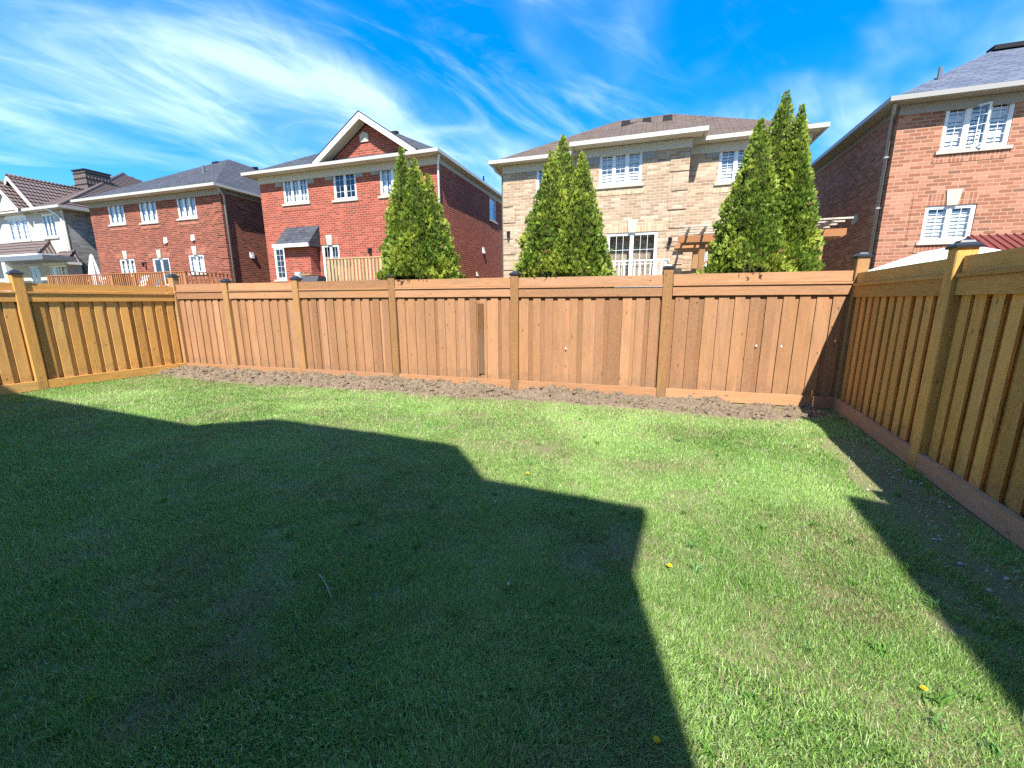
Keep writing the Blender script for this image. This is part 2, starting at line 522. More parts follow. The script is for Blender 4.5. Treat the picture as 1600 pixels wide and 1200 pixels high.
# fence lines (posts' centre points on the ground)
BACK = [np.array(q) for q in [(-7.54, 9.42), (-6.07, 8.98), (-4.31, 8.45), (-2.21, 7.82), (0.06, 7.14), (2.39, 6.43), (4.70, 5.73)]]
RIGHT = [np.array(q) for q in [(4.70, 5.73), (3.79, 3.57), (2.88, 1.41), (1.97, -0.75)]]
LEFT = [np.array((-7.54 - 0.391 * 2.38 * k, 9.42 - 0.920 * 2.38 * k)) for k in range(5)]
bdir = (BACK[0] - BACK[-1]); BLEN = np.linalg.norm(bdir); bdir = bdir / BLEN
bnorm = np.array([bdir[1], -bdir[0]])
if bnorm[1] > 0: bnorm = -bnorm                 # towards the yard
rdir = (RIGHT[1] - RIGHT[0]); rdir /= np.linalg.norm(rdir); rnorm = np.array([-abs(rdir[1]), abs(rdir[0])])
ldir = (LEFT[1] - LEFT[0]); ldir /= np.linalg.norm(ldir); lnorm = np.array([abs(ldir[1]), -abs(ldir[0])])

# front edge of the soil bed, from pixels on the ground
edge_px = [(262, 588), (300, 594), (340, 598), (400, 604), (470, 606), (560, 612), (660, 619), (750, 626), (820, 629), (900, 634), (985, 640), (1060, 648), (1111, 654), (1180, 659), (1244, 660), (1290, 652)]
es, ew = [], []
for u, v in edge_px:
    q = ground_at(u, v)[:2] - BACK[-1]
    es.append(q @ bdir); ew.append(max(q @ bnorm, 0.12))
o_ = np.argsort(es); es = np.array(es)[o_]; ew = np.array(ew)[o_]
def bed_w(s):
    return np.interp(s, es, ew) * 1.0 + 0.17 * (fbm(s * 3.1 + 5, s * 0 + 2.2, 3) - 0.5)
def bed_h(s):
    return np.interp(s, [0.2, 2.4, 5.0, 8.0, 10.5, 12.6], [0.03, 0.07, 0.10, 0.13, 0.15, 0.13])

def bed():
    ns, ntt = 1100, 56
    S = np.linspace(0.25, BLEN + 0.05, ns); T = np.linspace(0, 1, ntt)
    SS, TT = np.meshgrid(S, T, indexing='ij')
    W = bed_w(SS); D = -0.05 + TT * (W + 0.05)
    X = BACK[-1][0] + bdir[0] * SS + bnorm[0] * D
    Y = BACK[-1][1] + bdir[1] * SS + bnorm[1] * D
    prof = np.clip(1 - TT, 0, 1) ** 0.8 * 0.6 + 0.4 * np.sin(np.clip(TT * 1.15, 0, 1) * math.pi)
    n1 = fbm(X * 9, Y * 9, 4); n2 = fbm(X * 30 + 9, Y * 30, 4); n3 = np.abs(fbm(X * 18 + 3, Y * 18, 3) - 0.5) * 2
    n0 = fbm(X * 3.2 + 21, Y * 3.2, 3)
    lump = (n0 - 0.5) * 0.14 + (n1 - 0.5) * 0.13 + (n2 - 0.5) * 0.08 - n3 * 0.04
    fade = np.clip((1 - TT) * 5, 0, 1)
    ends = np.clip((SS - 0.25) * 3, 0, 1)
    Z = -0.012 + (0.012 + bed_h(SS) * prof * ends) * fade + lump * fade * (0.35 + 0.65 * ends)
    v = np.stack([X, Y, Z], -1).reshape(-1, 3)
    i, j = np.meshgrid(np.arange(ns - 1), np.arange(ntt - 1), indexing='ij')
    a = (i * ntt + j).ravel(); b = a + 1; c = a + ntt; d = c + 1
    tr = np.concatenate([np.stack([a, b, d], -1), np.stack([a, d, c], -1)])
    o = big_mesh('soil_bed', v, tr, None, 'soil', kind='structure')
    return o, (SS, TT, X, Y, Z)
soil, BG = bed()
# keep normals upwards
me = soil.data
if sum(p.normal.z for p in list(me.polygons)[:400]) < 0: me.flip_normals()

def clods():
    SS, TT, X, Y, Z = BG
    n = 2600
    i = rng.integers(20, SS.shape[0] - 5, n); j = rng.integers(3, int(SS.shape[1] * 0.93), n)
    ico = []
    ph = (1 + 5 ** 0.5) / 2
    bv = np.array([(-1, ph, 0), (1, ph, 0), (-1, -ph, 0), (1, -ph, 0), (0, -1, ph), (0, 1, ph), (0, -1, -ph), (0, 1, -ph), (ph, 0, -1), (ph, 0, 1), (-ph, 0, -1), (-ph, 0, 1)]) / 1.9
    bf = np.array([(0, 11, 5), (0, 5, 1), (0, 1, 7), (0, 7, 10), (0, 10, 11), (1, 5, 9), (5, 11, 4), (11, 10, 2), (10, 7, 6), (7, 1, 8), (3, 9, 4), (3, 4, 2), (3, 2, 6), (3, 6, 8), (3, 8, 9), (4, 9, 5), (2, 4, 11), (6, 2, 10), (8, 6, 7), (9, 8, 1)])
    size = 0.006 + 0.042 * rng.random(n) ** 4
    V = bv[None] * (0.7 + 0.6 * rng.random((n, 12, 1))) * size[:, None, None]
    V[..., 2] *= 0.7
    C = np.stack([X[i, j], Y[i, j], Z[i, j] + size * 0.2], -1)
    V = V + C[:, None]
    Fc = bf[None] + (np.arange(n) * 12)[:, None, None]
    big_mesh('soil_clods', V.reshape(-1, 3), Fc.reshape(-1, 3), None, 'soil', soil, kind='stuff')
    # straw and dead roots lying on the soil
    n = 11000
    i = rng.integers(10, SS.shape[0] - 5, n); j = rng.integers(2, SS.shape[1] - 1, n)
    keep = fbm(SS[i, j] * 1.3 + 31, SS[i, j] * 0 + 3, 3) + 0.25 * rng.random(n) > 0.52
    i, j = i[keep], j[keep]; n = len(i)
    L = 0.03 + 0.09 * rng.random(n) ** 2; a = rng.random(n) * 2 * math.pi
    d = np.stack([np.cos(a), np.sin(a), 0.25 * (rng.random(n) - 0.35)], -1)
    s_ = np.stack([-np.sin(a), np.cos(a), np.zeros(n)], -1) * (0.0018 + 0.0022 * rng.random(n))[:, None]
    C = np.stack([X[i, j], Y[i, j], Z[i, j] + 0.012], -1)
    e = d * L[:, None] / 2
    md = C + np.stack([np.zeros(n), np.zeros(n), 0.012 * rng.random(n)], -1)
    V = np.stack([C - e - s_, C - e + s_, md + s_, md - s_, C + e], 1)
    k = np.arange(n)[:, None] * 5
    T_ = np.concatenate([k + np.array([0, 1, 2]), k + np.array([0, 2, 3]), k + np.array([3, 2, 4])])
    tone = rng.random((n, 1))
    cc = np.array([0.46, 0.38, 0.25]) * (0.55 + 0.6 * tone)
    big_mesh('straw', V.reshape(-1, 3), T_, np.repeat(cc, 5, 0), 'straw', soil, kind='stuff')
    # green sprouts coming up through the soil
    nt_ = 150; kb = 9
    i = rng.integers(10, SS.shape[0] - 5, nt_); j = (SS.shape[1] - 2 - (SS.shape[1] - 6) * rng.random(nt_) ** 2.2).astype(int)
    C = np.repeat(np.stack([X[i, j], Y[i, j], Z[i, j]], -1), kb, 0); n = len(C)
    C[:, :2] += rng.normal(0, .018, (n, 2))
    a = rng.random(n) * 2 * math.pi; l = .025 + .05 * rng.random(n); w_ = .003
    d = np.stack([np.cos(a) * .8, np.sin(a) * .8, np.full(n, .7)], -1) * l[:, None]; s_ = np.stack([-np.sin(a), np.cos(a), np.zeros(n)], -1) * w_
    V = np.stack([C - s_, C + s_, C + d], 1)
    cg = np.array([0.20, 0.36, 0.08]) * (.6 + .7 * rng.random((n, 1)))
    big_mesh('sprouts', V.reshape(-1, 3), np.arange(n * 3).reshape(-1, 3), np.repeat(cg, 3, 0), 'grass', soil, kind='stuff')
clods()

# ================================================================== GRASS
def in_yard(x, y, margin=0.0):
    q = np.stack([x, y], -1)
    s = (q - BACK[-1]) @ bdir; d = (q - BACK[-1]) @ bnorm
    ok = d > np.where((s > 0.15), bed_w(s) - 0.05, 0.1)
    ok &= ((q - RIGHT[0]) @ rnorm) > 0.10
    ok &= ((q - LEFT[0]) @ lnorm) > 0.05
    return ok

def bare(x, y):
    """0..1 how bare the soil is: worn strip along the right fence, patches in the lawn"""
    dr = (np.stack([x, y], -1) - RIGHT[0]) @ rnorm
    al = (np.stack([x, y], -1) - RIGHT[0]) @ rdir
    n = fbm(x * 2.6 + 4, y * 2.6 + 9, 4)
    strip = 1.25 * np.clip(1 - np.abs(dr - 0.40) / 0.40, 0, 1) * np.clip((al - 0.9) / 0.8, 0, 1)
    b = np.clip((n + 0.62 * strip - 0.80) * 5.5, 0, 1)
    spot = np.clip((fbm(x * 2.6 + 40, y * 2.6 + 11, 4) - 0.635) * 9, 0, 0.6)
    wx = x + (fbm(x * 7, y * 7, 3) - .5) * .35; wy = y + (fbm(x * 7 + 9, y * 7, 3) - .5) * .35
    px_ = np.clip(1.5 * np.exp(-(((wx - 2.09) / 0.15) ** 2 + ((wy - 1.74) / 0.17) ** 2)) - .25, 0, 1)
    px2 = np.exp(-(((x + 3.0) / 0.35) ** 2 + ((y - 2.55) / 0.10) ** 2)) * 0.6
    return np.clip(np.maximum.reduce([b, spot, px_, px2]), 0, 1)

def grass():
    yg = np.linspace(0.75, 9.65, 600)
    dg = np.sqrt(yg ** 2 + CAM_H ** 2)
    rho = 100000.0 * np.minimum(1.0, 2.15 / dg) ** 1.55          # blades per square metre
    lim_g = 1.34 * yg + 2.5
    pdf = rho * 2 * lim_g; cdf = np.cumsum(pdf); NT = int(cdf[-1] * (yg[1] - yg[0])); cdf = cdf / cdf[-1]
    y = np.interp(rng.random(NT), cdf, yg)
    x = (rng.random(NT) * 2 - 1) * (1.34 * y + 2.5)
    d = np.sqrt(x * x + y * y + CAM_H ** 2)
    clump = fbm(x * 5.5, y * 5.5, 3)
    dens = np.clip(0.62 + (clump - 0.5) * 1.8, 0.3, 1.0) * np.minimum(1, (np.sqrt(y * y + CAM_H ** 2) / d)) ** 0.8
    outer = np.abs(x) > 1.30 * y + 0.6           # beyond the view: fewer, wider blades
    dens = np.where(outer, dens * 0.35, dens)
    dens *= 1 - 0.93 * bare(x, y)
    keep = rng.random(NT) < dens
    x, y, d = x[keep], y[keep], d[keep]
    ok = in_yard(x, y)
    x, y, d = x[ok], y[ok], d[ok]
    n = len(x)
    q = np.stack([x, y], -1)
    dr = (q - RIGHT[0]) @ rnorm; dl = (q - LEFT[0]) @ lnorm
    tall = 1 + 1.1 * np.exp(-dr / 0.12) * (fbm(x * 4, y * 4, 2) > 0.45) + 0.5 * np.exp(-dl / 0.10)
    vig = fbm(x * 1.1 + 7, y * 1.1 + 3, 4)
    L = (0.020 + 0.026 * rng.random(n)) * (0.75 + 0.7 * (vig - 0.2)) * tall
    long_ = rng.random(n) < 0.012
    L = np.where(long_, L * 1.9, L)
    wd = (0.0013 + 0.0012 * rng.random(n)) * np.clip(d / 2.8, 1.0, 2.4) * np.where(np.abs(x) > 1.30 * y + 0.6, 1.9, 1.0)
    az = rng.random(n) * 2 * math.pi
    flow = (fbm(x * 0.9 + 50, y * 0.9, 3) - 0.5) * 9
    az = np.where(rng.random(n) < 0.45, flow + rng.normal(0, 0.7, n), az)
    lean = np.clip(rng.normal(0.75, 0.30, n), 0.05, 1.35)
    dx, dy = np.cos(az), np.sin(az)
    faz = az + math.pi / 2 + rng.normal(0, 0.5, n)
    sx, sy = np.cos(faz) * wd, np.sin(faz) * wd
    # colours: base colour of each blade
    t = rng.random(n)
    tone = fbm(x * 0.75 + 13, y * 0.75 + 21, 4)
    G1 = np.array([0.165, 0.365, 0.050]); G2 = np.array([0.375, 0.545, 0.155]); DRY = np.array([0.42, 0.36, 0.20])
    k = np.clip(t * 0.75 + (tone - 0.5) * 1.4 + 0.12, 0, 1)[:, None]
    c = G1 * (1 - k) + G2 * k
    pale = (rng.random(n) < 0.22)[:, None]
    c = np.where(pale, np.array([0.49, 0.62, 0.29]), c)
    dryp = 0.06 + 0.34 * np.clip((fbm(x * 2.2 + 70, y * 2.2 + 1, 4) - 0.50) * 4, 0, 1)
    sb = (q - BACK[-1]) @ bnorm
    dryp = dryp + 0.35 * np.exp(-np.clip(sb - bed_w((q - BACK[-1]) @ bdir), 0, 9) / 0.25)
    dry = (rng.random(n) < dryp)[:, None]
    c = np.where(dry, DRY * (0.6 + 0.6 * rng.random((n, 1))), c)
    c *= (0.62 + 0.68 * rng.random((n, 1)))
    z0 = -0.004
    near = (d < 2.35) & (np.abs(x) < 1.30 * y + 0.6)
    def two_seg(mk):
        X, Y, l, a, b, SX, SY, le = x[mk], y[mk], L[mk], dx[mk], dy[mk], sx[mk], sy[mk], lean[mk]
        m_ = len(X)
        h1, o1 = l * 0.55 * np.cos(le * 0.5), l * 0.55 * np.sin(le * 0.5)
        h2, o2 = h1 + l * 0.5 * np.cos(le * 1.35), o1 + l * 0.5 * np.sin(le * 1.35)
        h2 = np.maximum(h2, 0.004)
        V = np.empty((m_, 5, 3))
        V[:, 0] = np.stack([X - SX, Y - SY, np.full(m_, z0)], -1)
        V[:, 1] = np.stack([X + SX, Y + SY, np.full(m_, z0)], -1)
        V[:, 2] = np.stack([X + a * o1 + SX * .8, Y + b * o1 + SY * .8, h1], -1)
        V[:, 3] = np.stack([X + a * o1 - SX * .8, Y + b * o1 - SY * .8, h1], -1)
        V[:, 4] = np.stack([X + a * o2, Y + b * o2, h2], -1)
        kk = np.arange(m_)[:, None] * 5
        T_ = np.concatenate([kk + np.array([0, 1, 2]), kk + np.array([0, 2, 3]), kk + np.array([3, 2, 4])])
        return V.reshape(-1, 3), T_, np.repeat(c[mk], 5, 0)
    def one_tri(mk):
        X, Y, l, a, b, SX, SY, le = x[mk], y[mk], L[mk], dx[mk], dy[mk], sx[mk], sy[mk], lean[mk]
        m_ = len(X)
        V = np.empty((m_, 3, 3))
        V[:, 0] = np.stack([X - SX, Y - SY, np.full(m_, z0)], -1)
        V[:, 1] = np.stack([X + SX, Y + SY, np.full(m_, z0)], -1)
        V[:, 2] = np.stack([X + a * l * np.sin(le), Y + b * l * np.sin(le), np.maximum(l * np.cos(le), 0.006)], -1)
        return V.reshape(-1, 3), np.arange(m_ * 3).reshape(-1, 3), np.repeat(c[mk], 3, 0)
    A = two_seg(near); B = one_tri(~near)
    # coarse bluish tufts of ryegrass and weeds scattered through the turf
    TX, TY = [], []
    for _ in range(140):
        ty = 1.0 + 6.5 * rng.random() ** 1.4; tx = (rng.random() * 2 - 1) * (1.3 * ty + 0.5)
        TX.append(tx); TY.append(ty)
    for u_, v_ in ((1180, 1100), (1080, 855), (860, 945), (715, 965), (560, 820), (1330, 850), (90, 1150), (600, 1160)):
        g_ = ground_at(u_, v_); TX += [g_[0]] * 2; TY += [g_[1]] * 2
    TX, TY = np.array(TX), np.array(TY); okt = in_yard(TX, TY); TX, TY = TX[okt], TY[okt]
    kb = 16; m_ = len(TX) * kb
    X = np.repeat(TX, kb) + rng.normal(0, .012, m_); Y = np.repeat(TY, kb) + rng.normal(0, .012, m_)
    l = (0.035 + 0.045 * rng.random(m_)) * np.repeat(0.6 + 0.6 * rng.random(len(TX)), kb); a_ = rng.random(m_) * 2 * math.pi; le = np.clip(rng.normal(.85, .25, m_), .2, 1.4)
    dX, dY = np.cos(a_), np.sin(a_); W_ = 0.0022 + 0.0018 * rng.random(m_); SX, SY = -dY * W_, dX * W_
    h1, o1 = l * .55 * np.cos(le * .5), l * .55 * np.sin(le * .5); h2, o2 = np.maximum(h1 + l * .5 * np.cos(le * 1.35), .006), o1 + l * .5 * np.sin(le * 1.35)
    V = np.empty((m_, 5, 3)); zz = np.zeros(m_)
    V[:, 0] = np.stack([X - SX, Y - SY, zz], -1); V[:, 1] = np.stack([X + SX, Y + SY, zz], -1)
    V[:, 2] = np.stack([X + dX * o1 + SX, Y + dY * o1 + SY, h1], -1); V[:, 3] = np.stack([X + dX * o1 - SX, Y + dY * o1 - SY, h1], -1)
    V[:, 4] = np.stack([X + dX * o2, Y + dY * o2, h2], -1)
    kk = np.arange(m_)[:, None] * 5
    tcol = np.repeat(np.where(rng.random((len(TX), 1)) < .5, np.array([0.17, 0.33, 0.10]), np.array([0.13, 0.28, 0.045])), kb, 0) * (0.8 + .5 * rng.random((m_, 1)))
    TT_ = (V.reshape(-1, 3), np.concatenate([kk + np.array([0, 1, 2]), kk + np.array([0, 2, 3]), kk + np.array([3, 2, 4])]), np.repeat(tcol, 5, 0))
    B = (np.concatenate([B[0], TT_[0]]), np.concatenate([B[1], TT_[1] + len(B[0])]), np.concatenate([B[2], TT_[2]]))
    V = np.concatenate([A[0], B[0]]); T_ = np.concatenate([A[1], B[1] + len(A[0])]); C_ = np.concatenate([A[2], B[2]])
    print('grass blades', n, 'near', near.sum(), 'tris', len(T_))
    o = big_mesh('lawn_grass', V, T_, C_, 'grass', kind='stuff')
    o['label'] = 'short patchy green lawn filling the fenced yard'; o['category'] = 'grass'
grass()

# ================================================================== FENCES
def cap_mesh():
    b = MB()
    b.box(-0.085, 0.085, -0.085, 0.085, 0.0, 0.022)
    b.hexa([(-.085, -.085, .022), (.085, -.085, .022), (.085, .085, .022), (-.085, .085, .022)], [(-.058, -.058, .045), (.058, -.058, .045), (.058, .058, .045), (-.058, .058, .045)])
    b.hexa([(-.05, -.05, .045), (.05, -.05, .045), (.05, .05, .045), (-.05, .05, .045)], [(-.042, -.042, .062), (.042, -.042, .062), (.042, .042, .062), (-.042, .042, .062)])
    b.hexa([(-.042, -.042, .062), (.042, -.042, .062), (.042, .042, .062), (-.042, .042, .062)], [(-.006, -.006, .078), (.006, -.006, .078), (.006, .006, .078), (-.006, .006, .078)])
    me = bpy.data.meshes.new('cap')
    me.from_pydata(b.v, [], b.f); me.update(); set_uv(me); me.materials.append(MT['cap'])
    return me
CAP = cap_mesh()

def shared(name, b, mat):
    me = bpy.data.meshes.new(name)
    me.from_pydata(b.v, [], b.f); me.update(); set_uv(me); me.materials.append(MT[mat]); return me

def fence(label, posts, nrm, mv, mh, mpost, tops, mbot, rail_top=1.93, first_post=True, recess=0.0135):
    base = posts[0]
    d0 = posts[1] - posts[0]
    root = thing('wooden_fence', label, 'fence', (base[0], base[1], 0))
    pm = {}
    BH = rail_top - 0.31
    bm = [shared('board', MB().box(-wd / 2, wd / 2, -0.009, 0.009, 0, BH), mv) for wd in (0.122, 0.130, 0.138)]
    wide = shared('board', MB().box(-.078, .078, -0.009, 0.009, 0, BH), mv)
    ang0 = math.atan2(nrm[1], nrm[0])
    for k, P in enumerate(posts):
        h = tops[min(k, len(tops) - 1)]
        if (k == 0 and not first_post): continue
        key = round(h, 3)
        if key not in pm: pm[key] = shared('post', MB().bbox(-0.07, 0.07, -0.07, 0.07, -0.3, h, 0.008), mpost)
        p = link('post', pm[key], root)
        p.location = (P[0] - base[0], P[1] - base[1], 0)
        p.rotation_euler = (random.uniform(-.006, .006), random.uniform(-.006, .006), ang0 + math.pi / 2)
        c = link('cap', CAP, p); c.location = (0, 0, h)
    for k in range(len(posts) - 1):
        A, B = posts[k], posts[k + 1]
        dv = B - A; ln = np.linalg.norm(dv); dv = dv / ln
        n_ = np.array([-dv[1], dv[0]])
        if n_ @ nrm < 0: n_ = -n_
        # local frame: x along the panel, -y towards the yard
        x_ax = dv if (dv[0] * n_[1] - dv[1] * n_[0]) < 0 else -dv
        org = A if (x_ax @ dv) > 0 else B
        rz = math.atan2(x_ax[1], x_ax[0])
        loc0 = (org[0] - base[0], org[1] - base[1])
        def place(o, x, y, z, rx=0, ry=0, rzz=0):
            o.location = (loc0[0] + x_ax[0] * x - n_[0] * y, loc0[1] + x_ax[1] * x - n_[1] * y, z)
            o.rotation_euler = (rx, ry, rz + rzz)
        jz = random.uniform(-0.004, 0.004)
        a, b = 0.072, ln - 0.072
        def bar(name, y0, y1, z0, z1, mat):
            o = MB().box(a, b, y0, y1, z0, z1).build(name, mat, root)
            place(o, 0, 0, jz, 0, random.uniform(-.0012, .0012))
        bar('top_rail', -0.030, 0.012, rail_top - 0.138, rail_top, mh)
        bar('ledge', -0.062, 0.030, rail_top - 0.170, rail_top - 0.141, mh)
        bar('upper_rail', -0.044, -0.020, rail_top - 0.315, rail_top - 0.173, mh)
        bar('back_rail', 0.045, 0.083, 0.85, 0.94, mh)
        bar('bottom_board', -0.066, -0.022, 0.015, 0.175, mbot)
        # boards: proud ones with recessed ones behind the gaps
        nb = max(6, round((b - a) / 0.208))
        st = (b - a) / nb
        for i in range(nb):
            xc = a + st * (i + 0.5) + random.uniform(-.006, .006)
            o = link('board', random.choice(bm), root)
            place(o, xc, -0.008 + random.uniform(-.003, .003), 0.115 + random.uniform(-.008, .004), random.uniform(-.002, .002), random.uniform(-.004, .004), random.uniform(-.008, .008))
            if i < nb - 1:
                o = link('board', wide, root)
                place(o, xc + st / 2, recess + random.uniform(-.001, .002), 0.10 + random.uniform(-.01, .01), 0, random.uniform(-.004, .004))
            else:
                pass
        for xe in (a + 0.03, b - 0.03):
            o = link('board', bm[0], root); place(o, xe, recess, 0.10)
    return root

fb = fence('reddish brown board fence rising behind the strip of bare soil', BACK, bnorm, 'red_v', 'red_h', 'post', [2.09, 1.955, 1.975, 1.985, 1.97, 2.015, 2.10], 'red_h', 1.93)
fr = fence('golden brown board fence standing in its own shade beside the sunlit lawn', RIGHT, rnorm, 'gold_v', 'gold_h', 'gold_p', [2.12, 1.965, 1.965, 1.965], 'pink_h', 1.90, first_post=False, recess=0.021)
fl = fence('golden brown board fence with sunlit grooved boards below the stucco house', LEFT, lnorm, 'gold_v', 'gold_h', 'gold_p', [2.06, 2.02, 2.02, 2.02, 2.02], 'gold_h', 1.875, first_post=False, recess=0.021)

# ================================================================== HOUSES
ROW = RAD(-18.0)
E_ = np.array([math.cos(ROW), math.sin(ROW), 0]); NB = np.array([-E_[1], E_[0], 0]); P0 = np.array([4.6, 16.2, 0])
def row_xy(s, y):
    q = P0 + E_ * s + NB * y; return q
def px_row(u, v, y=0.0):
    q = on_plane(u, v, P0 + NB * y, NB)
    return (q - P0) @ E_, q[2]
def px_side(u, v, s):
    q = on_plane(u, v, P0 + E_ * s, E_)
    return (q - P0) @ NB, q[2]

class House:
    def __init__(h, name, label, s0, brick_, soldier, cat='house'):
        q = row_xy(s0, 0)
        h.root = thing(name, label, cat, (q[0], q[1], 0), ROW)
        h.s0 = s0; h.o = (s0, 0, 0); h.b = brick_; h.sd = soldier
    def mb(h): return MB(h.o)

class Wall:
    """vertical wall: A start (s,y), ax direction, inn inward"""
    def __init__(w_, h, A, ax, inn, W, z0, z1, mat):
        w_.h, w_.A, w_.ax, w_.inn, w_.W, w_.z0, w_.z1, w_.mat = h, A, ax, inn, W, z0, z1, mat
        w_.ops = []
    def P(w_, x, z, d=0.0):
        return (w_.A[0] + w_.ax[0] * x + w_.inn[0] * d, w_.A[1] + w_.ax[1] * x + w_.inn[1] * d, z)
    def px(w_, u, v):
        if abs(w_.ax[0]) > 0.5:
            s, z = px_row(u, v, w_.A[1]); return (s - w_.A[0]) * w_.ax[0], z
        y, z = px_side(u, v, w_.A[0]); return (y - w_.A[1]) * w_.ax[1], z
    def rect(w_, TL, TR, BR, BL):
        c = [w_.px(*q) for q in (TL, TR, BR, BL)]
        return ((c[0][0] + c[3][0]) / 2, (c[1][0] + c[2][0]) / 2, (c[2][1] + c[3][1]) / 2, (c[0][1] + c[1][1]) / 2)
    def bx(w_, b, x0, x1, z0, z1, d0, d1):
        lo = [w_.P(x0, z0, d0), w_.P(x1, z0, d0), w_.P(x1, z0, d1), w_.P(x0, z0, d1)]
        hi = [(q[0], q[1], z1) for q in lo]
        cr = (lo[1][0] - lo[0][0]) * (lo[2][1] - lo[0][1]) - (lo[1][1] - lo[0][1]) * (lo[2][0] - lo[0][0])
        if cr < 0: lo = lo[::-1]; hi = hi[::-1]
        b.hexa(lo, hi); return b
    def add(w_, name, mat, x0, x1, z0, z1, d0, d1, parent=None):
        return w_.bx(w_.h.mb(), x0, x1, z0, z1, d0, d1).build(name, mat, parent or w_.h.root)
    def build(w_, name='wall', rev=0.12):
        b = w_.h.mb()
        xs = sorted({0, w_.W, *[o[0] for o in w_.ops], *[o[1] for o in w_.ops]})
        zs = sorted({w_.z0, w_.z1, *[o[2] for o in w_.ops], *[o[3] for o in w_.ops]})
        flip = (w_.ax[0] * w_.inn[1] - w_.ax[1] * w_.inn[0]) < 0
        def quad(*q): b.poly(*(q[::-1] if flip else q))
        for x0, x1 in zip(xs, xs[1:]):
            for z0, z1 in zip(zs, zs[1:]):
                xm, zm = (x0 + x1) / 2, (z0 + z1) / 2
                if any(o[0] < xm < o[1] and o[2] < zm < o[3] for o in w_.ops): continue
                quad(w_.P(x0, z0), w_.P(x1, z0), w_.P(x1, z1), w_.P(x0, z1))
        for x0, x1, z0, z1 in w_.ops:
            quad(w_.P(x0, z0), w_.P(x0, z1), w_.P(x0, z1, rev), w_.P(x0, z0, rev))
            quad(w_.P(x1, z1), w_.P(x1, z0), w_.P(x1, z0, rev), w_.P(x1, z1, rev))
            quad(w_.P(x0, z1), w_.P(x1, z1), w_.P(x1, z1, rev), w_.P(x0, z1, rev))
            quad(w_.P(x1, z0), w_.P(x0, z0), w_.P(x0, z0, rev), w_.P(x1, z0, rev))
        return b.build(name, w_.mat, w_.h.root)

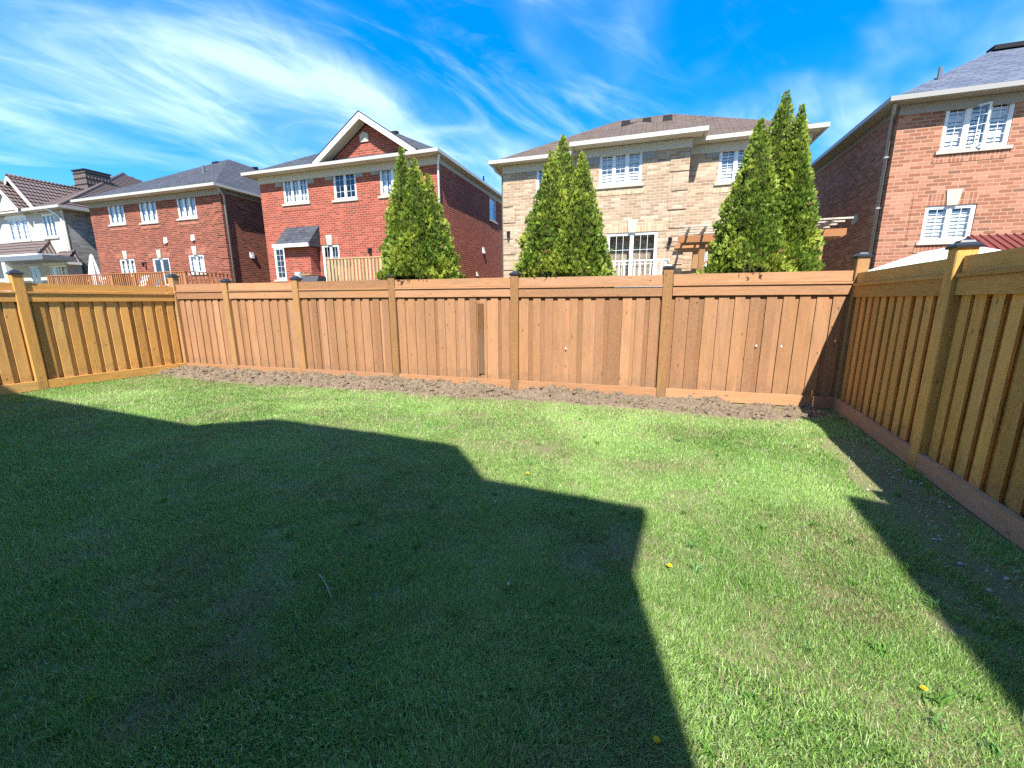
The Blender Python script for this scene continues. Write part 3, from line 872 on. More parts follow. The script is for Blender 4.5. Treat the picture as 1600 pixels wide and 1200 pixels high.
def window(wl, r, n=3, grid=(2, 4), cover='curtain', sill=True, key=False, below=True, blocks=False, surround=False, name='window', open_sash=None, transom=None, sill_mat='stone'):
    x0, x1, z0, z1 = r
    wl.ops.append(r)
    h = wl.h
    fr_ = 0.065
    b = h.mb()
    wl.bx(b, x0, x1, z0, z0 + fr_, 0.02, 0.10); wl.bx(b, x0, x1, z1 - fr_, z1, 0.02, 0.10)
    wl.bx(b, x0, x0 + fr_, z0 + fr_, z1 - fr_, 0.02, 0.10); wl.bx(b, x1 - fr_, x1, z0 + fr_, z1 - fr_, 0.02, 0.10)
    sw = (x1 - x0 - fr_ * 2) / n
    for k in range(1, n):
        xm = x0 + fr_ + sw * k
        wl.bx(b, xm - 0.03, xm + 0.03, z0 + fr_, z1 - fr_, 0.025, 0.095)
    win = b.build(name, 'white', h.root)
    for k in range(n):
        a = x0 + fr_ + sw * k + (0.03 if k else 0); c = x0 + fr_ + sw * (k + 1) - (0.03 if k < n - 1 else 0)
        s = h.mb(); t = 0.035
        lo, hi = z0 + fr_, z1 - fr_
        if open_sash == k:
            # casement swung out on its left edge
            sash(wl, a, c, lo, hi, grid, win)
        else:
            wl.bx(s, a, c, lo, lo + t, 0.035, 0.08); wl.bx(s, a, c, hi - t, hi, 0.035, 0.08)
            wl.bx(s, a, a + t, lo + t, hi - t, 0.035, 0.08); wl.bx(s, c - t, c, lo + t, hi - t, 0.035, 0.08)
            s.build('sash', 'white', win)
            wl.add('pane', 'glass', a + t, c - t, lo + t, hi - t, 0.055, 0.061, win)
            if grid:
                gb = h.mb(); gx, gz = grid
                for q in range(1, gx):
                    xx = a + t + (c - a - 2 * t) * q / gx; wl.bx(gb, xx - 0.0065, xx + 0.0065, lo + t, hi - t, 0.044, 0.053)
                for q in range(1, gz):
                    zz = lo + t + (hi - lo - 2 * t) * q / gz; wl.bx(gb, a + t, c - t, zz - 0.0065, zz + 0.0065, 0.045, 0.0525)
                gb.build('grille', 'white', win)
        if cover == 'shutter':
            sb = h.mb(); zz = lo + 0.05
            wl.bx(sb, a, a + 0.05, lo, hi, 0.14, 0.17); wl.bx(sb, c - 0.05, c, lo, hi, 0.14, 0.17)
            while zz < hi - 0.04:
                q0 = [wl.P(a + 0.05, zz - 0.036, 0.128), wl.P(c - 0.05, zz - 0.036, 0.128), wl.P(c - 0.05, zz + 0.036, 0.152), wl.P(a + 0.05, zz + 0.036, 0.152)]
                q1 = [(q[0], q[1], q[2] + 0.010) for q in q0]
                sb.hexa(q0, q1); zz += 0.105
            sb.build('shutter', 'white', win)
        elif cover == 'curtain':
            cb = h.mb(); m_ = 26; gap = (c - a) * (0.07 if k % 2 == 0 else 0.0)
            pts = []
            for q in range(m_ + 1):
                xx = a + (c - a) * q / m_
                pts.append((xx, 0.15 + 0.020 * math.sin(q * 1.9 + k) + 0.01 * math.sin(q * 0.7)))
            for (xa, da), (xb, db) in zip(pts, pts[1:]):
                if n == 1 or not ((a + c) / 2 - gap < (xa + xb) / 2 < (a + c) / 2 + gap):
                    cb.poly(wl.P(xa, lo, da), wl.P(xb, lo, db), wl.P(xb, hi, db), wl.P(xa, hi, da))
            if cb.f: cb.build('curtain', 'curtain', win, smooth=True)
    # room behind the glass
    rb = h.mb(); D = 0.9
    rb.poly(wl.P(x0, z0, D), wl.P(x1, z0, D), wl.P(x1, z1, D), wl.P(x0, z1, D))
    for q in ((x0, x0), (x1, x1)):
        rb.poly(wl.P(q[0], z0, 0.125), wl.P(q[0], z0, D), wl.P(q[0], z1, D), wl.P(q[0], z1, 0.125))
    for zz in (z0, z1):
        rb.poly(wl.P(x0, zz, 0.125), wl.P(x1, zz, 0.125), wl.P(x1, zz, D), wl.P(x0, zz, D))
    rb.build('room_recess', 'room', win)
    if sill: wl.add('sill', sill_mat, x0 - 0.10, x1 + 0.10, z0 - 0.095, z0 - 0.003, -0.07, 0.10, win)
    if below: wl.add('brick_surround', h.sd, x0 - 0.12, x1 + 0.12, z0 - 0.33, z0 - 0.10, -0.014, 0.05, win)
    if surround:
        for a, c, lo, hi in ((x0 - 0.36, x0 - 0.003, z0 - 0.1, z1 + 0.34), (x1 + 0.003, x1 + 0.36, z0 - 0.1, z1 + 0.34)):
            wl.add('brick_surround', h.b, a, c, lo, hi, -0.016, 0.05, win)
        wl.add('brick_surround', h.sd, x0 - 0.003, x1 + 0.003, z1 + 0.003, z1 + 0.34, -0.016, 0.05, win)
    elif key:
        wl.add('brick_surround', h.sd, x0 - 0.22, x1 + 0.22, z1 + 0.003, z1 + 0.31, -0.014, 0.05, win)
    if key:
        xm = (x0 + x1) / 2
        kb = h.mb()
        f_ = [(-0.13, z1 - 0.01), (0.13, z1 - 0.01), (0.19, z1 + 0.44), (-0.19, z1 + 0.44)]
        lo4 = [wl.P(xm + f_[0][0], f_[0][1], -0.05), wl.P(xm + f_[1][0], f_[1][1], -0.05), wl.P(xm + f_[1][0], f_[1][1], 0.03), wl.P(xm + f_[0][0], f_[0][1], 0.03)]
        hi4 = [wl.P(xm + f_[3][0], f_[3][1], -0.05), wl.P(xm + f_[2][0], f_[2][1], -0.05), wl.P(xm + f_[2][0], f_[2][1], 0.03), wl.P(xm + f_[3][0], f_[3][1], 0.03)]
        kb.hexa(lo4, hi4); kb.build('keystone', 'stone', win)
    if blocks:
        for a, c in ((x0 - 0.42, x0 - 0.01), (x1 + 0.01, x1 + 0.42)):
            wl.add('corner_block', 'trim_grey', a, c, z1 - 0.33, z1 + 0.05, -0.035, 0.04, win)
    return win

def sash(wl, a, c, lo, hi, grid, win, ang=RAD(32)):
    """an opened casement, hinged on its left edge"""
    h = wl.h; t = 0.04; W_ = c - a
    ax = (wl.ax[0] * math.cos(ang) - wl.inn[0] * math.sin(ang), wl.ax[1] * math.cos(ang) - wl.inn[1] * math.sin(ang))
    inn = (wl.inn[0] * math.cos(ang) + wl.ax[0] * math.sin(ang), wl.inn[1] * math.cos(ang) + wl.ax[1] * math.sin(ang))
    o = wl.P(a, 0, 0.03)
    w2 = Wall(h, (o[0], o[1]), ax, inn, W_, lo, hi, 'white')
    s = h.mb()
    w2.bx(s, 0, W_, lo, lo + t, 0, .045); w2.bx(s, 0, W_, hi - t, hi, 0, .045)
    w2.bx(s, 0, t, lo + t, hi - t, 0, .045); w2.bx(s, W_ - t, W_, lo + t, hi - t, 0, .045)
    s.build('sash', 'white', win)
    w2.add('pane', 'glass', t, W_ - t, lo + t, hi - t, .018, .024, win)
    gb = h.mb()
    for q in range(1, grid[0]): xx = t + (W_ - 2 * t) * q / grid[0]; w2.bx(gb, xx - .009, xx + .009, lo + t, hi - t, .007, .016)
    for q in range(1, grid[1]): zz = lo + t + (hi - lo - 2 * t) * q / grid[1]; w2.bx(gb, t, W_ - t, zz - .009, zz + .009, .008, .0155)
    gb.build('grille', 'white', win)

def hip_roof(h, s0, s1, y0, y1, z, pitch, mat, gut='gutter', sof='trim', name='roof', gutter_sides=('f', 'l', 'r', 'b')):
    """hip roof over the eave rectangle; returns the roof object and ridge height"""
    W_, D_ = s1 - s0, y1 - y0
    half = min(W_, D_) / 2
    zr = z + half * pitch
    if W_ <= D_:
        r1, r2 = ((s0 + s1) / 2, y0 + half, zr), ((s0 + s1) / 2, y1 - half, zr)
        A, B, C, D = (s0, y0, z), (s1, y0, z), (s1, y1, z), (s0, y1, z)
        fs = [[A, B, r1], [B, C, r2, r1], [C, D, r2], [D, A, r1, r2]]
    else:
        r1, r2 = (s0 + half, (y0 + y1) / 2, zr), (s1 - half, (y0 + y1) / 2, zr)
        A, B, C, D = (s0, y0, z), (s1, y0, z), (s1, y1, z), (s0, y1, z)
        fs = [[A, B, r2, r1], [B, C, r2], [C, D, r1, r2], [D, A, r1]]
    b = h.mb()
    for f_ in fs: b.poly(*f_)
    b.poly(D, C, B, A)
    ro = b.build(name, mat, h.root)
    # fascia and soffit
    sb = h.mb()
    sb.box(s0 + .01, s1 - .01, y0 + .01, y1 - .01, z - 0.10, z - 0.012)
    sb.build('soffit', sof, ro)
    gb = h.mb(); t = 0.11; zb, zt = z - 0.115, z + 0.015
    if 'f' in gutter_sides: gb.box(s0 - t, s1 + t, y0 - t, y0 - .004, zb, zt)
    if 'b' in gutter_sides: gb.box(s0 - t, s1 + t, y1 + .004, y1 + t, zb, zt)
    if 'l' in gutter_sides: gb.box(s0 - t, s0 - .004, y0 - .002, y1 + .002, zb + .001, zt - .001)
    if 'r' in gutter_sides: gb.box(s1 + .004, s1 + t, y0 - .002, y1 + .002, zb + .001, zt - .001)
    gb.build('gutter', gut, ro)
    return ro, zr

def body(h, s0, s1, D, z1, mat, front_y=0.0):
    """walls; the front and the right side wall are returned for windows"""
    W_ = s1 - s0
    fw = Wall(h, (s0, front_y), (1, 0), (0, 1), W_, 0, z1, mat)
    rw = Wall(h, (s1, front_y), (0, 1), (-1, 0), D, 0, z1, mat)
    lw = Wall(h, (s0, front_y), (0, 1), (1, 0), D, 0, z1, mat)
    bw = Wall(h, (s0, front_y + D), (1, 0), (0, -1), W_, 0, z1, mat)
    return fw, rw, lw, bw

def quoins(wl, x0, x1, z0, z1, step=0.62, alt=0.1):
    z = z0; k = 0
    while z + step < z1:
        e = alt if k % 2 else 0
        wl.add('quoin', wl.h.b, x0 - (e if x0 > 0.1 else 0), x1 + (e if x0 <= 0.1 else 0), z + 0.03, z + step - 0.03, -0.03, 0.02)
        z += step; k += 1

def downspout(h, pts, parent, mat='gutter', r=0.045):
    h.mb().tube(pts, r, 8).build('downspout', mat, parent, smooth=True)

def roof_vent(h, s, y, z, pitch, parent):
    b = h.mb()
    b.hexa([(s - .19, y - .18, z - .10), (s + .19, y - .18, z - .10), (s + .19, y + .2, z + .10 * pitch), (s - .19, y + .2, z + .10 * pitch)],
           [(s - .17, y - .15, z + .16), (s + .17, y - .15, z + .16), (s + .16, y + .16, z + .24), (s - .16, y + .16, z + .24)])
    b.build('roof_vent', 'black', parent)

def wall_lamp(wl, x, z):
    b = wl.h.mb()
    wl.bx(b, x - .05, x + .05, z - .02, z + .12, -.03, -.002)
    wl.bx(b, x - .02, x + .02, z + .08, z + .11, -.16, -.03)
    o1 = wl.P(x, z, -.16)
    b.tube([(o1[0], o1[1], z + .10), (o1[0], o1[1], z + .06), (o1[0], o1[1], z - .10), (o1[0], o1[1], z - .16)], [.02, .075, .055, .015], 8)
    b.build('wall_lamp', 'black', wl.h.root)

def wall_vent(wl, x, z, mat='white', w_=.12, hh=.14):
    b = wl.h.mb()
    wl.bx(b, x - w_, x + w_, z - hh, z + hh, -.05, -.002)
    wl.bx(b, x - w_ * .75, x + w_ * .75, z - hh * 1.25, z - hh * .2, -.10, -.05)
    b.build('wall_vent', mat, wl.h.root)

# ---------------------------------------------------------------- H2: red brick house with a gable
H2 = House('brick_house', 'bright red brick house with a white trimmed front gable', -17.87, 'b_red', 's_red')
fw, rw, lw, bw = body(H2, -17.87, -8.10, 13.0, 7.48, 'b_red')
window(fw, fw.rect((441, 279.6), (480, 275.6), (482, 316), (444, 319)), 3, (2, 4), 'curtain', blocks=True)
window(fw, fw.rect((520, 269), (555.4, 265), (556.8, 310.5), (522, 313)), 2, (2, 4), None, blocks=True)
window(fw, fw.rect((592.5, 259.4), (632, 255), (633, 303.5), (594.4, 306.5)), 2, (2, 4), 'curtain', blocks=True)
window(fw, fw.rect((427.8, 387), (443.5, 386), (448, 436), (432, 438)), 1, (2, 5), None, below=False)
r_ = fw.rect((503.6, 383), (530, 381.7), (533, 440), (507, 441))
window(fw, (r_[0], r_[1], 1.2, r_[3]), 2, (2, 6), None, sill=False, below=False, key=True, name='garden_door')
x_, z_ = fw.px(620, 380)
window(fw, (x_ - 0.3, x_ + 1.2, 2.6, z_), 2, (2, 3), 'curtain', key=True)
window(rw, rw.rect((765, 306), (775, 310), (775, 346), (765, 344)), 1, (1, 2), 'curtain', below=False)
for q in (fw, rw, lw, bw): q.build()
ro, zr = hip_roof(H2, -18.24, -7.88, -0.45, 13.3, 7.60, 0.583, 'r_grey')
fw.add('frieze', 'trim', -0.02, 9.79, 7.18, 7.49, -0.05, 0.02)
rw.add('frieze', 'trim', 0.03, 13.0, 7.26, 7.49, -0.04, 0.02)
# front gable
GC, GP, GF, GW = -11.46, 9.42, 7.70, 2.64
b = H2.mb(); b.prism_y([(GC - 2.3, 7.62), (GC + 2.3, 7.62), (GC, GP - 0.30)], 0.02, 0.14)
gab = b.build('gable', 'b_red', H2.root)
for sg in (-1, 1):
    b = H2.mb()
    foot = (GC + sg * GW, GF); pk = (GC, GP)
    ring = [foot, pk, (GC, GP - 0.27), (foot[0] - sg * 0.06, GF - 0.22)]
    if sg > 0: ring = ring[::-1]
    b.prism_y(ring[::-1], -0.50, -0.44)
    b.build('rake_board', 'white', gab)
    b = H2.mb()
    sl = 0.24
    ring = [(foot[0] - sg * 0.08, GF - 0.14), (GC, GP - 0.19), (GC, GP - 0.23), (foot[0] - sg * 0.10, GF - 0.19)]
    if sg > 0: ring = ring[::-1]
    b.prism_y(ring[::-1], -0.43, 0.02)
    b.build('rake_soffit', 'trim', gab)
    b = H2.mb()
    A, B = (GC + sg * (GW + .05), -0.52, GF + 0.0), (GC, -0.52, GP + 0.035)
    C, D = (GC, 3.2, GP + 0.035), (GC + sg * (GW + .05), 3.2, GF)
    q = [A, B, C, D] if sg < 0 else [B, A, D, C]
    b.poly(*q[::-1]); b.poly(*[(x, y, z - .035) for x, y, z in q])
    b.poly(A, (A[0], A[1], A[2] - .035), (B[0], B[1], B[2] - .035), B)
    b.build('gable_roof', 'r_grey', gab)
v_ = px_row(569, 214, 0.0)
H2.mb().prism_y([(v_[0] - .22, v_[1] - .2), (v_[0] + .22, v_[1] - .2), (v_[0] + .22, v_[1] + .1), (v_[0], v_[1] + .22), (v_[0] - .22, v_[1] + .1)], -0.03, 0.03).build('gable_vent', 'trim', gab)
# box bay with a lean-to roof
L_, T_ = px_row(448, 355.6, 0.0); R2_, _ = px_row(497, 352, 0.0)
bl, bb = px_row(437, 386, -0.75); br, _ = px_row(487, 384, -0.75)
b = H2.mb(); b.box(L_ + .25, R2_ - .12, -0.55, 0.0, 0.0, bb + 0.02)
bay = b.build('bay', 'b_red', H2.root)
b = H2.mb()
b.hexa([(L_ - .05, -0.80, bb), (R2_ + .05, -0.80, bb), (R2_ + .05, 0.01, bb), (L_ - .05, 0.01, bb)], [(L_ - .05, -0.80, bb + .09), (R2_ + .05, -0.80, bb + .09), (R2_ + .05, 0.01, T_), (L_ - .05, 0.01, T_)])
rb_ = b.build('bay_roof', 'r_grey', bay)
H2.mb().box(L_ - .10, R2_ + .10, -0.90, -0.803, bb - .05, bb + .11).build('fascia', 'white', rb_)
downspout(H2, [(-7.85, -0.3, 7.45), (-8.0, -0.12, 7.25), (-8.04, -0.06, 7.1), (-8.04, -0.06, 0.1)], H2.root, 'white')
roof_vent(H2, -12.7, 4.1, 10.2, .58, ro); roof_vent(H2, -9.9, 6.8, 8.75, .58, ro)
y_, z_ = px_side(755, 391, -8.10); wall_vent(rw, y_, z_)
y_, z_ = px_side(745, 428, -8.10); wall_vent(rw, y_, z_, 'trim', .1, .1)
wall_lamp(fw, *fw.px(580, 392))
H2.mb().tube([(-8.6, 6.5, 7.9), (-8.6, 6.5, 8.45)], .05).build('vent_pipe', 'black', ro)

# ---------------------------------------------------------------- H3: tan brick house
H3 = House('brick_house', 'tan brick house with brown shingles behind the cedars and pergola', -5.18, 'b_tan', 's_tan')
fw, rw, lw, bw = body(H3, -5.18, 5.35, 8.1, 6.80, 'b_tan')
bs0, bs1 = -1.90, 1.73
fb_ = Wall(H3, (bs0, -0.5), (1, 0), (0, 1), bs1 - bs0, 0, 6.88, 'b_tan')
window(fw, fw.rect((838, 259), (872, 254), (872, 300), (838, 304)), 2, (2, 4), 'shutter', blocks=True)
window(fw, fw.rect((1125, 229.4), (1178, 224), (1176, 281), (1121, 285.7)), 2, (2, 4), 'shutter', blocks=True)
window(fb_, fb_.rect((937, 240), (1004.5, 234.4), (1002, 287.4), (935.6, 290.7)), 3, (2, 4), 'shutter', blocks=True)
r_ = fb_.rect((949, 365), (1026.7, 361), (1025, 430), (946, 432))
window(fb_, (r_[0], r_[1], 1.25, r_[3]), 2, (3, 5), None, sill=False, below=False, key=True, name='patio_door')
r_ = fw.rect((1092, 378), (1160, 375), (1160, 428), (1090, 428))
window(fw, (r_[0], r_[1], 2.2, r_[3] + .25), 2, (3, 4), 'curtain', key=True, sill=False, below=False)
for q in (fw, rw, lw, bw): q.build()
fb_.build('bay_wall')
b = H3.mb()
b.poly((bs1, -.5, 0), (bs1, 0, 0), (bs1, 0, 6.88), (bs1, -.5, 6.88)); b.poly((bs0, 0, 0), (bs0, -.5, 0), (bs0, -.5, 6.88), (bs0, 0, 6.88))
b.build('bay_wall', 'b_tan', H3.root)
ro, zr = hip_roof(H3, -5.53, 5.58, -0.35, 8.45, 6.92, 0.575, 'r_brown')
# roof of the projecting middle part
b = H3.mb(); z0 = 7.03; xa, xb, ya = -2.22, 2.08, -0.92; hw = (xb - xa) / 2; pk = z0 + hw * .575
A, B = (xa, ya, z0), (xb, ya, z0); Pk = ((xa + xb) / 2, ya + hw, pk); Q = ((xa + xb) / 2, 3.2, pk)
b.poly(A, B, Pk); b.poly(B, (xb, 3.2, z0), Q, Pk); b.poly((xa, 3.2, z0), A, Pk, Q); b.poly((xa, 1.0, z0 - .0), (xb, 1.0, z0), B, A)
br_ = b.build('bay_roof', 'r_brown', H3.root)
H3.mb().box(xa + .01, xb - .01, ya + .01, 0.3, z0 - .11, z0 - .01).build('soffit', 'trim', br_)
b = H3.mb(); b.box(xa - .11, xb + .11, ya - .11, ya - .004, z0 - .12, z0 + .02); b.box(xa - .11, xa - .004, ya - .002, .2, z0 - .119, z0 + .019); b.box(xb + .004, xb + .11, ya - .002, .2, z0 - .119, z0 + .019)
b.build('gutter', 'gutter', br_)
fb_.add('frieze', 'trim', -0.05, bs1 - bs0 + .05, 6.62, 6.90, -0.06, 0.02)
fw.add('frieze', 'trim', -0.02, 3.25, 6.52, 6.81, -0.05, 0.02); fw.add('frieze', 'trim', 6.95, 10.55, 6.52, 6.81, -0.05, 0.02)
quoins(fw, 0.0, 0.42, 0.3, 6.5); quoins(fb_, bs1 - bs0 - 0.52, bs1 - bs0, 0.3, 6.6)
for u, v in ((978, 189), (1011, 185), (1043, 181)):
    s_, z_ = px_row(u, v + 3, 3.0); roof_vent(H3, s_, 3.0, 6.92 + 3.35 * .575 - .03, .575, ro)
for u, v in ((989, 200), (999, 196)):
    s_, z_ = px_row(u, v, 1.6); roof_vent(H3, s_ , 1.7, 6.92 + 2.05 * .575 + .12, .575, ro)
wall_lamp(fb_, *fb_.px(1046.6, 376)); wall_lamp(fw, *fw.px(796, 366))
downspout(H3, [(-5.5, -.35, 6.8), (-5.42, -.2, 6.6), (-5.24, .1, 6.45), (-5.24, .1, .1)], H3.root)

# ---------------------------------------------------------------- H4: coral brick house
H4 = House('brick_house', 'coral brick house with blue grey shingles and an open casement window', 7.60, 'b_coral', 's_coral')
fw, rw, lw, bw = body(H4, 7.60, 17.6, 8.0, 7.28, 'b_coral')
window(fw, fw.rect((1479, 165.6), (1588, 154), (1575, 227), (1469, 237)), 3, (2, 4), 'shutter', open_sash=1)
window(fw, fw.rect((1446.6, 322.6), (1526, 318), (1515, 377), (1437, 377)), 2, (2, 4), 'shutter', key=True, surround=True)
window(fw, (5.9, 8.6, 1.2, 3.9), 3, (2, 5), 'curtain', key=True, name='patio_door', sill=False, below=False)
for q in (fw, rw, lw, bw): q.build()
ro, zr = hip_roof(H4, 7.22, 18.0, -0.42, 8.4, 7.40, 0.61, 'r_blue', gut='gutter_grey', sof='trim_grey')
fw.add('frieze', 'trim_grey', -0.02, 10.02, 7.02, 7.29, -0.05, 0.02)
lw.add('frieze', 'trim_grey', 0.03, 8.0, 7.1, 7.29, -0.04, 0.02)
b = H4.mb(); s_, z_ = px_row(1466, 130, 1.0)
b.tube([(s_, 1.0, 8.1), (s_, 1.0, 8.6)], .06); b.build('vent_pipe', 'slate_metal', ro)
b = H4.mb(); b.box(11.55, 13.2, 3.75, 4.15, 10.02, 10.16); b.build('ridge_vent', 'black', ro)
downspout(H4, [(7.33, -.3, 7.30), (7.42, -.05, 7.12), (7.53, .22, 7.0), (7.53, .22, .1)], H4.root, 'gutter_grey', .05)
b = H4.mb()
for zz in (5.9, 4.4): b.box(7.46, 7.60, .15, .29, zz, zz + .05)
b.build('downspout_strap', 'gutter_grey', H4.root)
y_, z_ = px_side(1338, 342, 7.60); wall_vent(lw, y_, z_, 'trim')

# ---------------------------------------------------------------- H1: dark brick house
H1 = House('brick_house', 'dark red brick house with quoined corner and grey hip roof', -31.09, 'b_brown', 's_brown')
fw, rw, lw, bw = body(H1, -31.09, -20.55, 13.0, 7.22, 'b_brown')
z25 = lambda u, v: (u / 3.81, 220 + v / 3.81)
window(fw, fw.rect(z25(640, 380), z25(730, 373), z25(748, 492), z25(652, 502)), 3, (1, 1), 'curtain')
window(fw, fw.rect(z25(825, 352), z25(922, 344), z25(940, 480), z25(838, 492)), 3, (1, 1), 'curtain')
window(fw, fw.rect(z25(1047, 322), z25(1157, 312), z25(1172, 455), z25(1062, 466)), 3, (1, 1), 'curtain')
window(fw, fw.rect(z25(710, 705), z25(795, 700), z25(815, 800), z25(728, 805)), 3, (1, 3), 'curtain', key=True)
r_ = fw.rect(z25(912, 700), z25(1010, 692), z25(1020, 850), z25(925, 850))
window(fw, (r_[0], r_[1], 1.2, r_[3]), 2, None, None, key=True, sill=False, below=False, name='patio_door')
window(fw, fw.rect(z25(1122, 680), z25(1212, 674), z25(1222, 785), z25(1135, 792)), 2, (2, 3), 'curtain', key=True)
for q in (fw, rw, lw, bw): q.build()
ro, zr = hip_roof(H1, -31.45, -20.30, -0.45, 13.4, 7.35, 0.59, 'r_grey')
fw.add('frieze', 'trim_grey', -0.02, 10.56, 6.95, 7.23, -0.05, 0.02); rw.add('frieze', 'trim_grey', 0.03, 13.0, 7.02, 7.23, -0.04, 0.02)
quoins(fw, 10.54 - 0.55, 10.54, 0.3, 6.9, .58)
downspout(H1, [(-20.3, -.3, 7.2), (-20.42, -.05, 7.05), (-20.48, .12, 6.9), (-20.48, .12, .1)], H1.root, 'gutter')
for u, v in ((990, 592), (1152, 576)):
    wall_vent(fw, *fw.px(*z25(u, v)))
y_, z_ = px_side(*z25(1498, 680), -20.55); wall_vent(rw, y_, z_)
wall_lamp(fw, *fw.px(*z25(870, 735)))
b = H1.mb(); s_, z_ = px_row(*z25(1215, 205), 2.2); b.tube([(s_, 2.2, 8.6), (s_, 2.2, 9.3)], .07); b.build('vent_pipe', 'slate_metal', ro)
roof_vent(H1, -26.2, 4.5, 10.15, .59, ro); roof_vent(H1, -25.65, 6.8, 10.42, .59, ro)

# ---------------------------------------------------------------- H0: pale stucco house with brown metal tiles
H0 = House('stucco_house', 'pale stucco house with wavy brown tile roofs and boxy chimney', -33.60, 'stucco', 'stucco')
fw = Wall(H0, (-46.0, 0), (1, 0), (0, 1), 12.4, 0, 7.08, 'stucco')
rw = Wall(H0, (-33.60, 0), (0, 1), (-1, 0), 14.0, 0, 7.08, 'b_stone')
z6 = lambda u, v: (u / 6, 260 + v / 6)
window(fw, fw.rect(z6(62, 500), z6(255, 485), z6(285, 692), z6(105, 705)), 3, (2, 4), 'curtain', below=False)
r_ = fw.ops[-1]
window(fw, fw.rect(z6(385, 448), z6(512, 438), z6(535, 662), z6(418, 672)), 3, (1, 1), 'curtain', below=False)
r2 = fw.rect(z6(265, 938), z6(365, 934), z6(392, 1100), z6(290, 1105))
window(fw, (r2[0], r2[1], 1.0, r2[3]), 1, (2, 5), None, below=False, sill=False, name='garden_door')
fw.build(); rw.build()
Wall(H0, (-46.0, 0), (0, 1), (1, 0), 14.0, 0, 7.08, 'stucco').build()
Wall(H0, (-46.0, 14.0), (1, 0), (0, -1), 12.4, 0, 7.08, 'stucco').build()
# arched head over the wide window
xm = (r_[0] + r_[1]) / 2 - 46.0; hw = (r_[1] - r_[0]) / 2 + .1
ring = [(xm - hw, r_[3]), (xm + hw, r_[3])] + [(xm + hw * math.cos(t), r_[3] + .42 * math.sin(t)) for t in [math.pi * k / 12 for k in range(1, 12)]]
H0.mb().prism_y(ring, -.05, .02).build('arch_head', 'white', H0.root)

def tiles(h, poly3, name, parent, row=0.36, lift=0.055):
    """metal tile courses laid as stepped strips over one planar roof face"""
    P = [Vector(q) for q in poly3]
    n = (P[1] - P[0]).cross(P[2] - P[0]).normalized()
    if n.z < 0: n = -n
    t = Vector((-n.y, n.x, 0)).normalized(); bt = n.cross(t)
    if bt.z < 0: bt = -bt; t = -t
    o = P[0]
    Q = [((q - o).dot(t), (q - o).dot(bt)) for q in P]
    v0 = min(q[1] for q in Q); v1 = max(q[1] for q in Q)
    def clip(poly, lim, sign):
        out = []
        for (a, b_) in zip(poly, poly[1:] + poly[:1]):
            ia, ib = sign * (a[1] - lim) >= 0, sign * (b_[1] - lim) >= 0
            if ia: out.append(a)
            if ia != ib:
                k = (lim - a[1]) / (b_[1] - a[1]); out.append((a[0] + (b_[0] - a[0]) * k, lim))
        return out
    mb_ = h.mb(); v = v0
    while v < v1:
        pl_ = clip(clip(Q, v, 1), v + row, -1)
        if len(pl_) >= 3:
            us = [q[0] for q in pl_]
            pts = [o + t * q[0] + bt * q[1] + n * (lift * (1 - (q[1] - v) / row) + .005) for q in pl_]
            mb_.poly(*pts)
            low = [q for q in pl_ if abs(q[1] - v) < 1e-5]
            if len(low) >= 2:
                a, b_ = min(low), max(low)
                mb_.poly(o + t * a[0] + bt * a[1] - n * .01, o + t * b_[0] + bt * b_[1] - n * .01, o + t * b_[0] + bt * b_[1] + n * (lift + .005), o + t * a[0] + bt * a[1] + n * (lift + .005))
        v += row
    return mb_.build(name, 'tile', parent, kind='stuff')

zE, pt = 7.20, 0.545
s0, s1, y0, y1 = -51.0, -32.96, -0.42, 18.0
hw = (s1 - s0) / 2
Pk = ((s0 + s1) / 2, y0 + hw, zE + hw * pt)
b = H0.mb(); b.poly((s0, y0, zE), (s1, y0, zE), Pk); b.poly((s1, y0, zE), (s1, y1, zE), Pk); b.poly((s1, y1, zE), (s0, y1, zE), Pk); b.poly((s0, y1, zE), (s0, y0, zE), Pk); b.poly((s0, y1, zE), (s1, y1, zE), (s1, y0, zE), (s0, y0, zE))
ro = b.build('roof', 'tile', H0.root)
tiles(H0, [(s0, y0, zE), (s1, y0, zE), Pk], 'roof_tiles', ro, lift=.02); tiles(H0, [(s1, y0, zE), (s1, y1, zE), Pk], 'roof_tiles', ro)
H0.mb().tube([(s1, y0, zE + .03), (Pk[0], Pk[1], Pk[2] + .03)], .11, 8).build('hip_cap', 'tile', ro, smooth=True)
H0.mb().box(s0 + .01, s1 - .01, y0 + .01, y1 - .01, zE - .1, zE - .012).build('soffit', 'trim', ro)
b = H0.mb(); b.box(-36.55, s1 + .11, y0 - .11, y0 - .004, zE - .12, zE + .03); b.box(s1 + .004, s1 + .11, y0 - .002, y1, zE - .119, zE + .029); b.build('gutter', 'gutter', ro)
